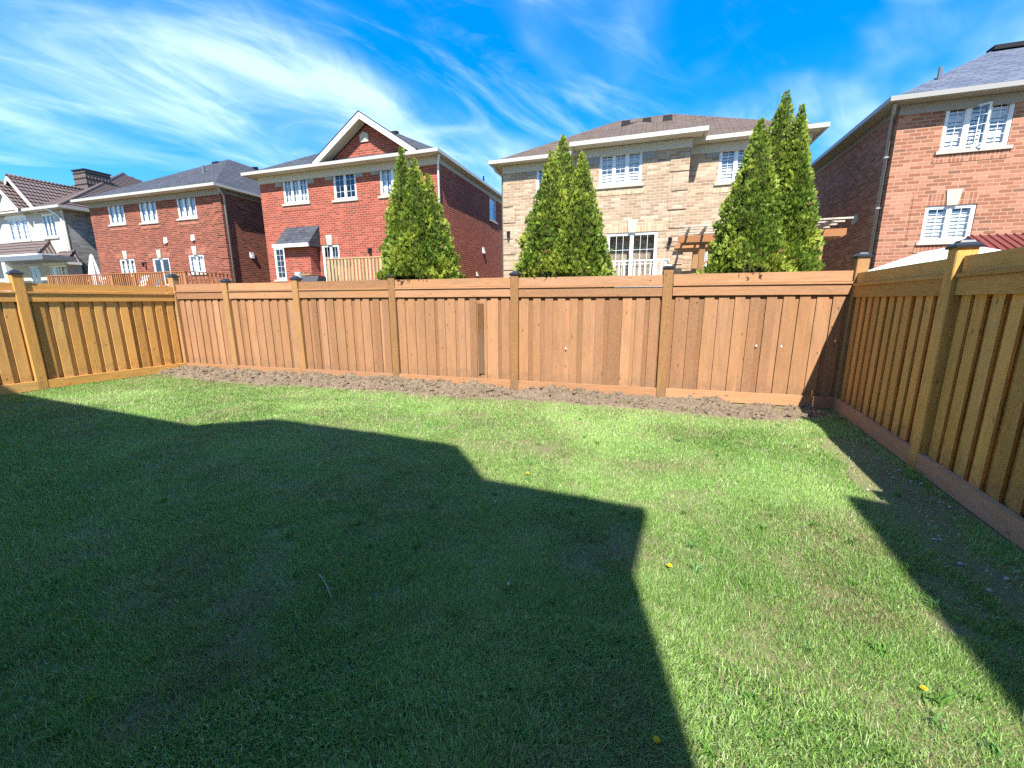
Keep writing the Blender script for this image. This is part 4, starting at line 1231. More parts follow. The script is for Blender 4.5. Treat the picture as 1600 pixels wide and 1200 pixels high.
# two nested gables on the left of the front
for (gc, gp, gw, yf, yb) in ((-38.15, 9.35, 2.25, -0.15, 4.6), (-38.60, 8.95, 1.95, -0.62, 3.0)):
    b = H0.mb(); b.prism_y([(gc - gw, 7.05), (gc + gw, 7.05), (gc + gw * .93, 7.2), (gc, gp - .18), (gc - gw * .93, 7.2)], yf + .35, yf + .45)
    gb_ = b.build('gable', 'stucco', H0.root)
    for sg in (-1, 1):
        A, B = (gc + sg * gw, yf, 7.2), (gc, yf, gp); C, D = (gc, yb, gp), (gc + sg * gw, yb, 7.2)
        q = [A, B, C, D] if sg < 0 else [B, A, D, C]
        b = H0.mb(); b.poly(*q[::-1]); b.poly(*[(x, y, z - .06) for x, y, z in q]); g2 = b.build('gable_roof', 'tile', gb_)
        ring = [(A[0], 7.2 - .02), (gc, gp - .02), (gc, gp - .24), (A[0] - sg * .05, 7.2 - .22)]
        if sg > 0: ring = ring[::-1]
        H0.mb().prism_y(ring[::-1], yf - .03, yf + .02).build('rake_board', 'white', gb_)
        if sg > 0: tiles(H0, [B, A, D, C], 'roof_tiles', gb_)
    H0.mb().tube([(gc, yf - .02, gp + .05), (gc, yb, gp + .05)], .1, 8).build('ridge_cap', 'tile', gb_, smooth=True)
# chimney
cy0, cy1 = 4.0, 5.5
b = H0.mb(); b.box(-39.65, -38.30, cy0, cy1, 9.3, 10.86)
ch = b.build('chimney', 'tile', H0.root)
b = H0.mb(); b.box(-39.72, -38.23, cy0 - .07, cy1 + .07, 10.86, 10.93); b.build('chimney_cap', 'black', ch)
b = H0.mb()
for zz in (9.9, 10.3, 10.65): b.box(-39.68, -38.27, cy0 - .03, cy1 + .03, zz, zz + .05)
b.build('cladding_seam', 'black', ch)
downspout(H0, [(-34.2, -.45, 7.1), (-33.95, -.2, 6.85), (-33.75, -.06, 6.6), (-33.75, -.06, .1)], H0.root, 'white', .06)
fw.add('corner_trim', 'trim', 12.18, 12.42, 0, 7.08, -.03, .02)
# bay roofs and porch cover
def bay_roof(sa, sb, zt, zb, dep):
    b = H0.mb(); i = dep * .55
    A, B = (sa, -dep, zb), (sb, -dep, zb); C, D = (sb - i, -.01, zt), (sa + i, -.01, zt)
    b.poly(A, B, C, D); b.poly(B, (sb, -.01, zb), C); b.poly((sa, -.01, zb), A, D); b.poly((sa, -.01, zb), (sb, -.01, zb), B, A)
    o = b.build('bay_roof', 'tile', H0.root)
    tiles(H0, [A, B, C, D], 'roof_tiles', o, .3, .04)
    H0.mb().tube([(B[0], B[1], B[2] + .03), (C[0], C[1], C[2] + .03)], .06, 8).build('hip_cap', 'tile', o, smooth=True)
    H0.mb().box(sa - .03, sb + .03, -dep - .05, -.02, zb - .16, zb - .005).build('fascia', 'white', o)
    return o
sa, zt_ = px_row(*z6(-120, 720), 0); sb, _ = px_row(*z6(352, 800), -.9); _, zb_ = px_row(*z6(200, 822), -.9); _, zt_ = px_row(*z6(270, 712), 0)
bay_roof(sa, sb, zt_, zb_, .9)
sa, _ = px_row(*z6(400, 890), -.8); sb, _ = px_row(*z6(605, 880), -.8); _, zb_ = px_row(*z6(500, 895), -.8); _, zt_ = px_row(*z6(510, 800), 0)
bay_roof(sa, sb, zt_, zb_, .8)
bwl = Wall(H0, (sa + .12, -.7), (1, 0), (0, 1), sb - sa - .24, 0, zb_ - .16, 'stucco')
window(bwl, (.08, sb - sa - .32, zb_ - 1.45, zb_ - .2), 3, (2, 3), 'curtain', below=False, sill=False); bwl.build('bay_wall')
b = H0.mb(); b.poly((sb - .12, -.7, 0), (sb - .12, 0, 0), (sb - .12, 0, zb_ - .16), (sb - .12, -.7, zb_ - .16)); b.build('bay_wall', 'stucco', H0.root)
# dark porch cover in front of the door
sa, za_ = px_row(*z6(-160, 885), -2.4); sb, zb2 = px_row(*z6(395, 835), -2.4)
b = H0.mb(); b.box(sa - 3, sb, -2.4, -.95, za_ - .1, za_ + .16); pc = b.build('porch_cover', 'slate_metal', H0.root)
s_, _ = px_row(*z6(60, 1000), -2.3)
H0.mb().box(s_ - .16, s_ + .16, -2.35, -2.05, 0, za_ - .1).build('porch_column', 'white', pc)
H0.mb().box(s_ - 1.6, s_ - 1.35, -2.35, -2.1, 0, za_ - .1).build('porch_column', 'white', pc)

# ---------------------------------------------------------------- the two houses behind the camera that shade the lawn
UY = RAD(-23.0)
UX = np.array([0.920, -0.391]); VX = np.array([0.391, 0.920])
def shade_house(label, sections, u_l, u_r, v_w, v_back, wall_top, mat, roofm, over=0.16):
    base = UX * u_l + VX * v_w
    root = thing('brick_house', label, 'house', (base[0], base[1], 0), math.atan2(UX[1], UX[0]))
    off = (u_l, v_w, 0)
    b = MB(off); b.box(u_l, u_r, v_back, v_w, 0, wall_top); b.build('wall', mat, root)
    return root, off
own, off = shade_house('brick house standing behind the lawn whose shadow covers the grass', None, -11.2, 1.30, -2.30, -12.3, 6.30, 'b_coral', 'r_grey')
b = MB(off); a0, a1, c0, c1 = -11.5, 1.456, -12.6, -2.0; z = 6.43; hh = (c1 - c0) / 2
b.poly((a0, c1, z), (a0, c0, z), (a1, c0, z), (a1, c1, z)); A, B, C, D = (a0, c0, z), (a1, c0, z), (a1, c1, z), (a0, c1, z)
r1, r2 = (a0 + hh, (c0 + c1) / 2, z + hh * .5), (a1 - hh, (c0 + c1) / 2, z + hh * .5)
b.poly(A, B, r2, r1); b.poly(B, C, r2); b.poly(C, D, r1, r2); b.poly(D, A, r1)
ow = b.build('roof', 'r_grey', own)
MB(off).box(a0 + .01, a1 - .01, c0 + .01, c1 - .01, z - .13, z - .003).build('soffit', 'trim', ow)
# unseen slab added mid-eave, shaped to cast the raised part of the lawn shadow
MB(off).prism_y([(-4.08, 6.40), (0.11, 6.40), (-0.35, 7.25), (-1.5, 7.28), (-3.14, 7.20)], -2.35, -2.0).build('shadow_profile', 'trim', own)
for (x0, x1, z0, z1) in ((-9.8, -7.6, 4.2, 5.6), (-3.4, -0.8, 4.2, 5.6), (-9.6, -7.8, 1.2, 3.0)):
    f_ = MB(off); f_.box(x0, x1, -2.297, -2.26, z0, z1); wn = f_.build('window', 'white', own)
    MB(off).box(x0 + .08, x1 - .08, -2.258, -2.25, z0 + .08, z1 - .08).build('pane', 'slate_metal', wn)
nei, off = shade_house('brick house over the right hand fence whose eave shades the lawn edge', None, 3.12, 13.0, -1.50, -12.0, 6.30, 'b_tan', 'r_grey')
b = MB(off); a0, a1, c0, c1 = 2.90, 13.3, -12.3, -1.18; z = 6.43; hh = (a1 - a0) / 2
A, B, C, D = (a0, c0, z), (a1, c0, z), (a1, c1, z), (a0, c1, z)
r1, r2 = ((a0 + a1) / 2, c0 + hh, z + hh * .5), ((a0 + a1) / 2, c1 - hh, z + hh * .5)
b.poly(A, B, r1); b.poly(B, C, r2, r1); b.poly(C, D, r2); b.poly(D, A, r1, r2); b.poly(D, C, B, A)
nw = b.build('roof', 'r_grey', nei)
MB(off).box(a0 + .01, a1 - .01, c0 + .01, c1 - .01, z - .13, z - .003).build('soffit', 'trim', nw)

# ================================================================== CEDARS
def cedar(apex_px, depth, R, label, zb=0.9, seed=1, nspray=5200, lean=(0, 0), rx=None, flat=1.0):
    """one arborvitae: trunk, inner mass and leaf sprays; depth = metres behind the back fence"""
    rg = np.random.default_rng(seed)
    pl_p = np.array([BACK[-1][0], BACK[-1][1], 0]) - np.array([bnorm[0], bnorm[1], 0]) * depth
    ap = on_plane(apex_px[0], apex_px[1], pl_p, np.array([bnorm[0], bnorm[1], 0]))
    H = ap[2]
    base = np.array([ap[0] + lean[0], ap[1] + lean[1], 0])
    root = thing('cedar_tree', label, 'tree', tuple(base), 0, 'columnar cedars behind the back fence')
    ax = lambda t: np.stack([(ap[0] - base[0]) * t, (ap[1] - base[1]) * t, zb + (H - zb) * t], -1)
    def prof(t):
        return R * np.minimum(1.0, 0.7 + 1.5 * t) * np.minimum(1.0, (np.clip(1 - t, 0, 1) / 0.70)) ** 0.88 + 0.03 * (1 - t) + 0.012
    def lump(th, t):
        return 0.66 + 0.58 * fbm(np.cos(th) * 1.7 + t * 8 + seed * 3.7, np.sin(th) * 1.7 + t * 5.0 + seed, 3) + 0.34 * (fbm(np.cos(th) * 4 + t * 30 + seed, np.sin(th) * 4 + t * 22, 2) - .5)
    b = MB(); b.tube([(0, 0, -0.1), tuple(ax(np.array(0.35))), tuple(ax(np.array(0.9)))], [0.075, 0.05, 0.01], 8)
    b.build('trunk', 'bark', root, smooth=True)
    # inner mass
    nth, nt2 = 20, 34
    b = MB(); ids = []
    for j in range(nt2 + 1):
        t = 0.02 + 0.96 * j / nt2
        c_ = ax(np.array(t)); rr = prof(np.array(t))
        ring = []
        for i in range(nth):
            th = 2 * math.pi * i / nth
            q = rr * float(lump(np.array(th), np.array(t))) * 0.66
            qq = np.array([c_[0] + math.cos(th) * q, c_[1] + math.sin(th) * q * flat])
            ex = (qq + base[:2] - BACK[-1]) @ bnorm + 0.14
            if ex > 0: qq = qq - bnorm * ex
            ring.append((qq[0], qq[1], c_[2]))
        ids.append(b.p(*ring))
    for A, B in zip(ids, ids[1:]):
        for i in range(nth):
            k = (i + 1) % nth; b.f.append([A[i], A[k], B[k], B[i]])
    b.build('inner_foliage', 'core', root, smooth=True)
    # sprays
    n = nspray * 2
    t = 1 - np.sqrt(rg.random(n) * 0.995 + 0.003); t = np.where(rg.random(n) < 0.10, rg.random(n) ** .6, t)
    t = np.clip(t, 0.0, 0.995)
    th = rg.random(n) * 2 * math.pi
    rr = prof(t) * lump(th, t) * (0.68 + 0.36 * rg.random(n) ** 0.7 + 0.12 * (rg.random(n) < 0.06))
    c_ = ax(t)
    out = np.stack([np.cos(th), np.sin(th) * flat, np.zeros(n)], -1)
    pos = c_ + out * rr[:, None]
    fd = (pos[:, :2] + base[:2] - BACK[-1]) @ bnorm
    okk = np.flatnonzero((fd < -0.10) | ((pos[:, 2] > 1.98) & (fd < 0.16)))[:nspray]
    pos, th, t, out = pos[okk], th[okk], t[okk], out[okk]; n = len(okk)
    # spray axis: outwards and up
    upv = np.stack([np.zeros(n), np.zeros(n), np.ones(n)], -1)
    tang = np.stack([-np.sin(th), np.cos(th), np.zeros(n)], -1)
    k_up = 0.55 + 0.75 * rg.random(n) + 0.9 * t ** 2
    axis = out * (0.75 * rg.random(n) + 0.25)[:, None] + upv * k_up[:, None] + tang * rg.normal(0, 0.45, n)[:, None]
    axis /= np.linalg.norm(axis, axis=1)[:, None]
    sidev = np.cross(axis, out * rg.normal(0.2, 0.6, n)[:, None] + tang * rg.normal(0, 0.8, n)[:, None] + upv * 0.05)
    sidev /= np.linalg.norm(sidev, axis=1)[:, None] + 1e-9
    size = (0.045 + 0.048 * rg.random(n)) * np.clip(1.15 - 0.5 * t, 0.6, 1.2)
    nb = 6
    Vs, Cs = [], []
    hue = rg.random((n, 1))
    big_h = fbm(th * 1.3 + seed, t * 9, 3)[:, None]
    G1, G2, G3 = np.array([0.105, 0.18, 0.026]), np.array([0.235, 0.335, 0.042]), np.array([0.46, 0.52, 0.075])
    basec = G1 * (1 - hue) + G2 * hue
    basec = basec + (G3 - basec) * np.clip((big_h - 0.45) * 2.2 + 0.28 * rg.random((n, 1)), 0, 0.8)
    brown = (rg.random((n, 1)) < 0.02); basec = np.where(brown, np.array([0.20, 0.13, 0.06]), basec)
    nrm = np.cross(axis, sidev)
    for k in range(nb):
        ang = (k - (nb - 1) / 2) / nb * 1.9 + rg.normal(0, 0.12, n)
        ln = size * (1.0 - 0.35 * abs(k - (nb - 1) / 2) / nb * 2) * (0.8 + 0.4 * rg.random(n))
        dr_ = axis * np.cos(ang)[:, None] + sidev * np.sin(ang)[:, None] + nrm * rg.normal(0, 0.22, n)[:, None]
        st = pos + axis * (size * 0.30 * rg.random(n))[:, None] * 0.6
        wv = np.cross(dr_, nrm) * (ln * 0.16)[:, None]
        tip = st + dr_ * ln[:, None]
        md = st + dr_ * (ln * 0.55)[:, None]
        Vs.append(np.stack([st, md + wv, tip, md - wv], 1))
        Cs.append(np.repeat((basec * (0.85 + 0.35 * rg.random((n, 1))))[:, None], 4, 1))
    V = np.concatenate(Vs); C_ = np.concatenate(Cs)
    q = np.arange(len(V))[:, None] * 4
    T_ = np.concatenate([q + np.array([0, 1, 2]), q + np.array([0, 2, 3])])
    big_mesh('crown', V.reshape(-1, 3), T_, C_.reshape(-1, 3), 'foliage', root, kind='stuff')
    return root

cedar((627, 230), 0.48, 0.50, 'dark cedar with a thin pointed top in front of the red house', seed=1, nspray=8600)
cedar((647, 250), 0.42, 0.57, 'broad middle cedar beside the pointed one before the red house', seed=2, nspray=9000)
cedar((669, 274), 0.66, 0.60, 'shortest cedar with a blunt top by the red house corner', seed=3, nspray=7600)
cedar((862, 238), 0.45, 0.60, 'cedar with a rounded shoulder on the outer side of the middle clump', seed=4, nspray=8600)
cedar((880, 213), 0.78, 0.62, 'tallest cedar of the clump before the tan house patio door', seed=5, nspray=8600)
cedar((911, 240), 0.50, 0.52, 'slim cedar of the middle clump next to the patio door', seed=6, nspray=8000)
cedar((1189, 188), 0.50, 0.60, 'broad skirted cedar overlapping the timber pergola', seed=7, nspray=9600)
cedar((1229, 144), 0.92, 0.62, 'tallest of all the cedars with a ragged spire above the tan roof', seed=8, nspray=9600)
cedar((1254, 166), 0.68, 0.40, 'narrow cedar with a second spire beside the pergola post', seed=9, nspray=8600)

# ================================================================== DECKS, PERGOLA AND YARD THINGS
def row_thing(name, label, cat, s, y, group=None):
    q = row_xy(s, y)
    return thing(name, label, cat, (q[0], q[1], 0), ROW, group)

def deck(label, s0, s1, y0, y1, zd, zr_, mat_v, mat_h, step=0.13, bw=0.036, name='deck', left=True, right=True, wide=None):
    root = row_thing(name, label, 'deck', s0, y0)
    off = (s0, y0, 0)
    MB(off).box(s0, s1, y0, y1, zd - .16, zd - .03).build('deck_frame', mat_h, root)
    npl = max(4, int((y1 - y0) / .145)); 
    for k in range(npl):
        MB(off).box(s0 - .02, s1 + .02, y0 + k * .145, y0 + k * .145 + .138, zd - .028, zd).build('deck_plank', mat_h, root)
    xs = np.linspace(s0 + .05, s1 - .05, max(2, int((s1 - s0) / 1.7) + 1))
    for x in xs: MB(off).box(x - .045, x + .045, y0 + .01, y0 + .10, 0, zr_ + .04).build('rail_post', mat_v, root)
    MB(off).box(s0 - .03, s1 + .03, y0 - .02, y0 + .13, zr_ + .043, zr_ + .083).build('handrail', mat_h, root)
    MB(off).box(s0, s1, y0 + .035, y0 + .075, zd + .08, zd + .15).build('lower_rail', mat_h, root)
    x = s0 + .12
    me_ = shared('baluster', MB().box(-bw / 2, bw / 2, -.016, .016, 0, zr_ - zd - .05), mat_v)
    while x < s1 - .1:
        o = link('baluster', me_, root); o.location = (x - s0, .016, zd + .09); x += step
    for side, x in ((left, s0), (right, s1)):
        if side:
            MB(off).box(x - .03, x + .06, y0 + .14, y1, zr_ + .043, zr_ + .083).build('handrail', mat_h, root)
            k = y0 + .25
            while k < y1:
                o = link('baluster', me_, root); o.location = (x + .02 - s0, k - y0, zd + .09); o.rotation_euler = (0, 0, math.pi / 2); k += step * 1.3
    return root
# dark brick house and stucco house deck
YD = -3.2
sA, zA = px_row(72, 431, YD); sB, _ = px_row(290, 436, YD)
deck('brown baluster deck running before the dark brick house and stucco house', sA, sB, YD, -0.9, zA - 0.98, zA - .08, 'deck', 'deck_h', .15, .05)
ZD1 = zA - 0.98
# red house deck with close set boards
s_l, zt = px_row(509, 404, -2.6); s_r, _ = px_row(600, 401, -2.6)
deck('pale wooden deck with close set upright boards before the red house', s_l, s_r, -2.6, -0.9, zt - 1.12, zt - .08, 'pale_wood', 'pale_wood_h', .165, .095, right=False)
# tan house balcony rail
s_l, zt = px_row(938, 408, -2.0); s_r, _ = px_row(1043, 405, -2.0)
deck('pale painted balcony deck before the tan house patio door', s_l, s_r, -2.0, -0.55, zt - 1.0, zt - .08, 'blue_rail', 'blue_rail', .17, .045, right=True)

# pergola
def pergola():
    y0, y1 = -3.4, -1.2
    sL, zT = px_row(1080, 356, y0); sR, _ = px_row(1303, 348, y0)
    root = row_thing('pergola', 'timber pergola with notched beams behind the tall cedars', 'pergola', sL, y0)
    off = (sL, y0, 0)
    zT = px_row(1085, 356, y0)[1]
    for x in (sL + .35, sR - .22):
        for y in (y0 + .15, y1 - .15):
            MB(off).bbox(x - .08, x + .08, y - .08, y + .08, 0, zT - .36).build('post', 'post', root)
    for y in (y0 + .03, y0 + .24, y1 - .28, y1 - .07):
        b = MB(off)
        ring = [(sL - .32, zT - .36), (sL - .18, zT - .44), (sR + .18, zT - .44), (sR + .32, zT - .36), (sR + .32, zT - .20), (sL - .32, zT - .20)]
        b.prism_y(ring, y, y + .05); b.build('beam', 'deck_h', root)
    x = sL - .1
    while x < sR + .15:
        b = MB(off)
        b.hexa([(x, y0 - .45, zT - .12), (x + .045, y0 - .45, zT - .12), (x + .045, y1 + .4, zT - .20), (x, y1 + .4, zT - .20)], [(x, y0 - .5, zT - .03), (x + .045, y0 - .5, zT - .03), (x + .045, y1 + .4, zT - .03), (x, y1 + .4, zT - .03)])
        b.build('rafter', 'grey_wood_h', root); x += .42
    for k in range(7):
        y = y0 - .38 + k * (y1 - y0 + .7) / 6
        MB(off).box(sL - .25, sR + .28, y, y + .09, zT - .026, zT + .012).build('slat', 'grey_wood_h', root)
    for x, sg in ((sL + .35, 1), (sR - .22, -1)):
        b = MB(off)
        b.hexa([(x + sg * .08 - .03, y0 + .11, zT - 1.0), (x + sg * .08 + .03, y0 + .11, zT - 1.0), (x + sg * .08 + .03, y0 + .19, zT - 1.0), (x + sg * .08 - .03, y0 + .19, zT - 1.0)],
               [(x + sg * .6 - .06, y0 + .11, zT - .44), (x + sg * .6 + .06, y0 + .11, zT - .44), (x + sg * .6 + .06, y0 + .19, zT - .44), (x + sg * .6 - .06, y0 + .19, zT - .44)])
        b.build('brace', 'deck', root)
pergola()

# closed patio umbrella on the deck
sU, zU = px_row(142, 397, -2.2)
um = row_thing('patio_umbrella', 'closed white patio umbrella standing on the brown deck', 'umbrella', sU, -2.2)
MB().tube([(0, 0, ZD1), (0, 0, zU)], .025).build('pole', 'white', um)
b = MB(); nseg = 14
lev = [(zU, .02), (zU - .12, .07), (zU - .7, .17), (zU - 1.35, .27), (zU - 1.6, .24)]
rings = []
for z, r in lev:
    rings.append(b.p(*[(math.cos(2 * math.pi * i / nseg) * r * (1.15 if i % 2 else .8), math.sin(2 * math.pi * i / nseg) * r * (1.15 if i % 2 else .8), z) for i in range(nseg)]))
for A, B in zip(rings, rings[1:]):
    for i in range(nseg): b.f.append([A[i], B[i], B[(i + 1) % nseg], A[(i + 1) % nseg]])
b.f.append(rings[-1][::-1]); b.f.append(rings[0])
b.build('canopy', 'canvas', um)
MB().tube([(0, 0, ZD1), (0, 0, ZD1 + .06), (0, 0, ZD1 + .1)], [.26, .24, .05], 12).build('base', 'grey_metal', um)

# black bins on the deck
for u, v, wd_, lab in ((97, 432, .52, 'small black storage bin on the brown deck near the bay window'), (173, 427, .62, 'larger black storage bin on the deck beside the closed umbrella')):
    s_, z_ = px_row(u, v, -3.0)
    t_ = row_thing('storage_bin', lab, 'bin', s_, -2.6); t_.location.z = ZD1
    h_ = max(.5, z_ - ZD1 + .02)
    b = MB(); b.hexa([(-wd_ * .44, -.22, 0), (wd_ * .44, -.22, 0), (wd_ * .44, .22, 0), (-wd_ * .44, .22, 0)], [(-wd_ * .5, -.26, h_ - .08), (wd_ * .5, -.26, h_ - .08), (wd_ * .5, .26, h_ - .08), (-wd_ * .5, .26, h_ - .08)])
    b.build('body', 'black', t_)
    b = MB(); b.hexa([(-wd_ * .54, -.3, h_ - .08), (wd_ * .54, -.3, h_ - .08), (wd_ * .54, .3, h_ - .08), (-wd_ * .54, .3, h_ - .08)], [(-wd_ * .48, -.25, h_), (wd_ * .48, -.25, h_), (wd_ * .48, .25, h_), (-wd_ * .48, .25, h_)])
    b.build('lid', 'black', t_)

# white garden chairs on the deck, seen between balusters
def chair(u, v, label, tilt=0.25):
    s_, z_ = px_row(u, v, -2.0)
    t_ = row_thing('garden_chair', label, 'chair', s_, -2.0, 'white chairs on the brown deck'); t_.location.z = ZD1
    MB().box(-.25, .25, -.25, .25, .38, .42).build('seat', 'white', t_)
    for k in range(4):
        x = -.2 + k * .133
        MB().hexa([(x - .045, .22, .42), (x + .045, .22, .42), (x + .045, .25, .42), (x - .045, .25, .42)], [(x - .045, .22 + tilt, .98), (x + .045, .22 + tilt, .98), (x + .045, .25 + tilt, .98), (x - .045, .25 + tilt, .98)]).build('back_slat', 'white', t_)
    for x in (-.22, .22):
        for y in (-.22, .22): MB().box(x - .02, x + .02, y - .02, y + .02, 0, .38).build('leg', 'white', t_)
chair(146, 438, 'white garden chair under the closed umbrella')
chair(213, 438, 'white garden chair before the dark brick house window')
chair(256, 432, 'white garden chair leaning back by the sliding patio door', .4)

# grilled barbecue by the red house bay
s_, z_ = px_row(490, 428, -2.2)
t_ = row_thing('barbecue', 'dark covered barbecue with a tan side shelf by the red house bay', 'barbecue', s_, -2.2)
b = MB(); b.box(-.38, .38, -.26, .26, .25, z_ - .32); b.build('cart', 'charcoal', t_)
b = MB(); zz = z_ - .32
b.hexa([(-.4, -.28, zz), (.4, -.28, zz), (.4, .28, zz), (-.4, .28, zz)], [(-.4, -.16, zz + .22), (.4, -.16, zz + .22), (.4, .26, zz + .22), (-.4, .26, zz + .22)]); b.build('lid', 'charcoal', t_)
MB().box(-.62, .0, -.22, .22, z_ - .06, z_ - .01).build('side_shelf', 'pale_wood_h', t_)
for x in (-.32, .32):
    for y in (-.2, .2): MB().box(x - .025, x + .025, y - .025, y + .025, 0, .25).build('leg', 'black', t_)
s_, z_ = px_row(467, 425, -1.3)
t_ = row_thing('utility_box', 'small grey metal utility box on a post by the red house bay', 'utility box', s_, -1.3)
MB().box(-.16, .16, -.1, .1, z_ - .36, z_).build('box', 'grey_metal', t_); MB().box(-.03, .03, -.03, .03, 0, z_ - .36).build('post', 'grey_metal', t_)

# white canopy and red shed roof beyond the right fence
yC = -6.0
s1_, zt_ = px_row(1442, 414, yC); s2_, zp = px_row(1560, 399, yC)
t_ = row_thing('garden_canopy', 'white fabric canopy top rising above the shaded fence', 'canopy', s2_, yC + 1.4)
hw = (s2_ - s1_)
zb_ = zt_ - .02
b = MB()
c4 = [(-hw, -1.4, zb_), (hw, -1.4, zb_), (hw, 1.4, zb_), (-hw, 1.4, zb_)]
tp = [(-.35, -.35, zp + .26), (.35, -.35, zp + .26), (.35, .35, zp + .26), (-.35, .35, zp + .26)]
for k in range(4): j = (k + 1) % 4; b.poly(c4[k], c4[j], tp[j], tp[k])
b.poly(*tp)
for k in range(4): j = (k + 1) % 4; b.poly((c4[k][0], c4[k][1], zb_ - .2), (c4[j][0], c4[j][1], zb_ - .2), c4[j], c4[k])
b.build('canopy', 'canvas', t_)
for x in (-hw + .05, hw - .05):
    for y in (-1.35, 1.35): MB().tube([(x, y, 0), (x, y, zb_ - .02)], .025).build('pole', 'grey_metal', t_)
yS = -3.2
s1_, z1_ = px_row(1560, 395, yS); s2_, z2_ = px_row(1610, 381, yS)
t_ = row_thing('garden_shed', 'red ribbed shed roof beyond the shaded fence under the coral house', 'shed', s1_, yS)
Ls = 2.6; zb_ = z1_ - .12
MB().box(.1, Ls - .1, .25, 1.9, 0, zb_ + .1).build('wall', 'pale_wood', t_)
b = MB()
A, B, C, D = (-.05, 0, zb_), (Ls, 0, zb_), (Ls, 1.1, zb_ + .62), (-.05, 1.1, zb_ + .62)
b.hexa([A, B, C, D], [(q[0], q[1], q[2] + .05) for q in (A, B, C, D)])
b.hexa([D, C, (Ls, 2.2, zb_), (-.05, 2.2, zb_)], [(q[0], q[1], q[2] + .05) for q in (D, C, (Ls, 2.2, zb_), (-.05, 2.2, zb_))])
sr = b.build('roof', 'red_metal', t_)
x = 0.0
while x < Ls:
    MB().hexa([(x, -.005, zb_ + .052), (x + .05, -.005, zb_ + .052), (x + .05, 1.09, zb_ + .665), (x, 1.09, zb_ + .665)], [(x + .01, -.005, zb_ + .09), (x + .04, -.005, zb_ + .09), (x + .04, 1.09, zb_ + .70), (x + .01, 1.09, zb_ + .70)]).build('rib', 'red_metal', sr)
    x += .17

# ================================================================== SMALL THINGS ON THE LAWN
MT['pebble'] = plain('grey_pebble', (0.42, 0.40, 0.37, 1), 0.85, 0.2, 0.35, 9)
def pebbles():
    n = 150
    al = 1.2 + 3.4 * rng.random(n); dr = 0.12 + 0.5 * rng.random(n) ** 1.3
    P = RIGHT[0] + rdir * al[:, None] + rnorm * dr[:, None]
    ph = (1 + 5 ** 0.5) / 2
    bv = np.array([(-1, ph, 0), (1, ph, 0), (-1, -ph, 0), (1, -ph, 0), (0, -1, ph), (0, 1, ph), (0, -1, -ph), (0, 1, -ph), (ph, 0, -1), (ph, 0, 1), (-ph, 0, -1), (-ph, 0, 1)]) / 1.9
    bf = np.array([(0, 11, 5), (0, 5, 1), (0, 1, 7), (0, 7, 10), (0, 10, 11), (1, 5, 9), (5, 11, 4), (11, 10, 2), (10, 7, 6), (7, 1, 8), (3, 9, 4), (3, 4, 2), (3, 2, 6), (3, 6, 8), (3, 8, 9), (4, 9, 5), (2, 4, 11), (6, 2, 10), (8, 6, 7), (9, 8, 1)])
    size = 0.004 + 0.011 * rng.random(n) ** 2.5
    V = bv[None] * (0.75 + 0.5 * rng.random((n, 12, 1))) * size[:, None, None] * np.array([1.2, 1, .7])
    V = V + np.concatenate([P, (size * .4)[:, None]], 1)[:, None]
    big_mesh('gravel', V.reshape(-1, 3), (bf[None] + (np.arange(n) * 12)[:, None, None]).reshape(-1, 3), None, 'pebble', kind='stuff')
pebbles()
MT['petal'] = plain('dandelion_petal', (0.75, 0.46, 0.02, 1), 0.7, 0.2, 0.1)
MT['stem'] = plain('dandelion_stem', (0.12, 0.20, 0.05, 1), 0.7, 0.2, 0.1)
MT['pale_leaf'] = plain('dry_pale_leaf', (0.55, 0.52, 0.44, 1), 0.9, 0.1, 0.15, 60)
MT['twig'] = plain('grey_twig', (0.36, 0.32, 0.26, 1), 0.9, 0.1, 0.2, 60)
def dandelion(u, v, r, label):
    p = ground_at(u, v + 4)
    t_ = thing('dandelion', label, 'flower', (p[0], p[1], 0), 0, 'dandelions in the lawn')
    h_ = 0.035
    MB().tube([(0, 0, -.005), (.003, .002, h_)], .0022, 6).build('stem', 'stem', t_)
    b = MB()
    for ring, (n, ln, rise) in enumerate(((13, r, .0), (11, r * .78, .35), (8, r * .5, .8))):
        for k in range(n):
            a = 2 * math.pi * k / n + ring * .2
            d_ = Vector((math.cos(a), math.sin(a), 0)); s_ = Vector((-math.sin(a), math.cos(a), 0)) * r * .17
            c0 = Vector((.003, .002, h_)); e_ = c0 + d_ * ln + Vector((0, 0, ln * rise)); m_ = c0 + d_ * ln * .6 + Vector((0, 0, ln * rise * .7))
            b.poly(c0, m_ - s_, e_ - s_ * .6, e_ + s_ * .6, m_ + s_)
    b.build('flower_head', 'petal', t_)
    b = MB()
    for k in range(5):
        a = 2 * math.pi * k / 5 + .4; d_ = Vector((math.cos(a), math.sin(a), 0)); s_ = Vector((-math.sin(a), math.cos(a), 0)) * .007
        b.poly(Vector((0, 0, .002)), d_ * .03 - s_ + Vector((0, 0, .014)), d_ * .06 + Vector((0, 0, .006)), d_ * .03 + s_ + Vector((0, 0, .014)))
    b.build('leaf', 'stem', t_)
dandelion(1045, 888, .016, 'yellow dandelion in sunlit grass just outside the straight shadow edge')
dandelion(824, 741, .018, 'yellow dandelion in sunlit grass above the notch of the house shadow')
dandelion(1024, 1165, .013, 'half closed orange yellow dandelion inside the house shadow')
dandelion(1441, 1083, .012, 'small yellow dandelion in sunlit grass near the shaded fence strip')
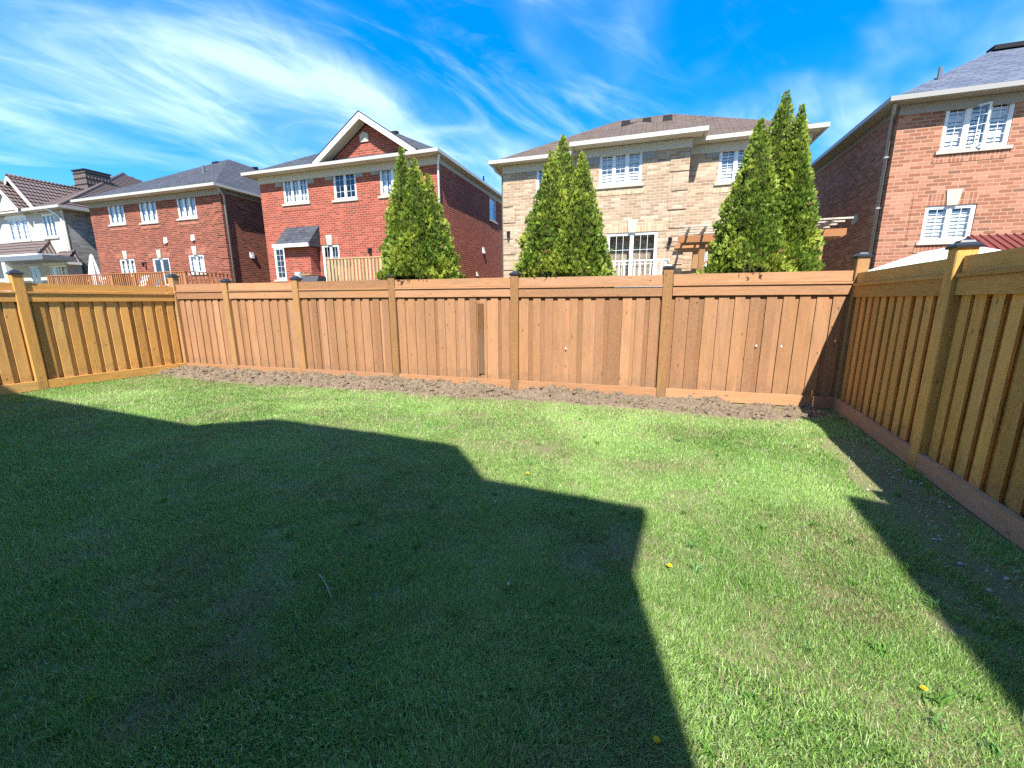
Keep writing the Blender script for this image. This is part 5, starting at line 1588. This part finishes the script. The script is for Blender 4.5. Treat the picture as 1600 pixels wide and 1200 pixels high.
def scrap(u, v, L, label, ang):
    p = ground_at(u, v + 6)
    t_ = thing('dry_leaf', label, 'leaf', (p[0], p[1], .03), ang, 'pale dry leaves on the shaded lawn')
    b = MB(); n = 6
    top = []; 
    for k in range(n + 1):
        x = L * (k / n - .5); w_ = L * .22 * math.sin(math.pi * min(max(k / n, .06), .94)) ; z = .012 * math.sin(k * .9) + .01 * k / n
        top.append((x, w_, z))
    for (x0, w0, z0), (x1, w1, z1) in zip(top, top[1:]):
        b.poly((x0, 0, z0), (x1, 0, z1), (x1, w1, z1 + w1 * .5), (x0, w0, z0 + w0 * .5)); b.poly((x0, -w0, z0 + w0 * .5), (x1, -w1, z1 + w1 * .5), (x1, 0, z1), (x0, 0, z0))
    b.build('blade', 'pale_leaf', t_)
    MB().tube([(-L * .75, 0, .0), (-L * .5, 0, .004), (L * .5, 0, .016)], .0012, 5).build('stalk', 'twig', t_)
scrap(775, 784, .05, 'curled pale leaf lying in shade below the shadow notch', 1.3)
scrap(795, 915, .045, 'curled pale leaf lying in deep shade further from the fence', 1.5)
pa, pb = ground_at(500, 906), ground_at(519, 946)
t_ = thing('twig', 'thin straight grey twig lying on the shaded lawn', 'twig', (pa[0], pa[1], 0.035))
dv = Vector((pb[0] - pa[0], pb[1] - pa[1], .01))
MB().tube([(0, 0, 0), tuple(dv * .5 + Vector((.004, .002, .006))), tuple(dv)], [.0035, .003, .0018], 6).build('stick', 'twig', t_)
MB().tube([tuple(dv * .6 + Vector((.003, 0, .004))), tuple(dv * .8 + Vector((.03, .012, .012)))], [.002, .001], 5).build('side_shoot', 'twig', t_)
MT['dark_v'] = wood('dark_stained_board', (0.135, 0.066, 0.030, 1))
p = on_plane(752, 528, (BACK[-1][0] + bnorm[0] * .005, BACK[-1][1] + bnorm[1] * .005, 0), (bnorm[0], bnorm[1], 0))
o = MB().box(-.055, .055, -.008, .008, -.62, .62).build('board', 'dark_v', fb, label='dark brown stained board')
o.location = (p[0] - BACK[0][0] + bnorm[0] * .016, p[1] - BACK[0][1] + bnorm[1] * .016, p[2] - .02); o.rotation_euler = (0, 0, math.atan2(-bdir[1], -bdir[0]))
# paint chips stuck to fence boards
for u, v in ((1181.7, 539.8), (1220.8, 540.8), (884, 544)):
    p = on_plane(u, v, (BACK[-1][0] + bnorm[0] * .022, BACK[-1][1] + bnorm[1] * .022, 0), (bnorm[0], bnorm[1], 0))
    b = MB(); b.prism_y([(-.011, -.015), (.004, -.020), (.013, -.004), (.002, .017), (-.007, .010)], -.004, .004)
    o = b.build('paint_chip', 'white', fb)
    o.location = (p[0] - BACK[0][0], p[1] - BACK[0][1], p[2]); o.rotation_euler = (0, 0, math.atan2(-bdir[1], -bdir[0]))
print('objects', len(bpy.data.objects))
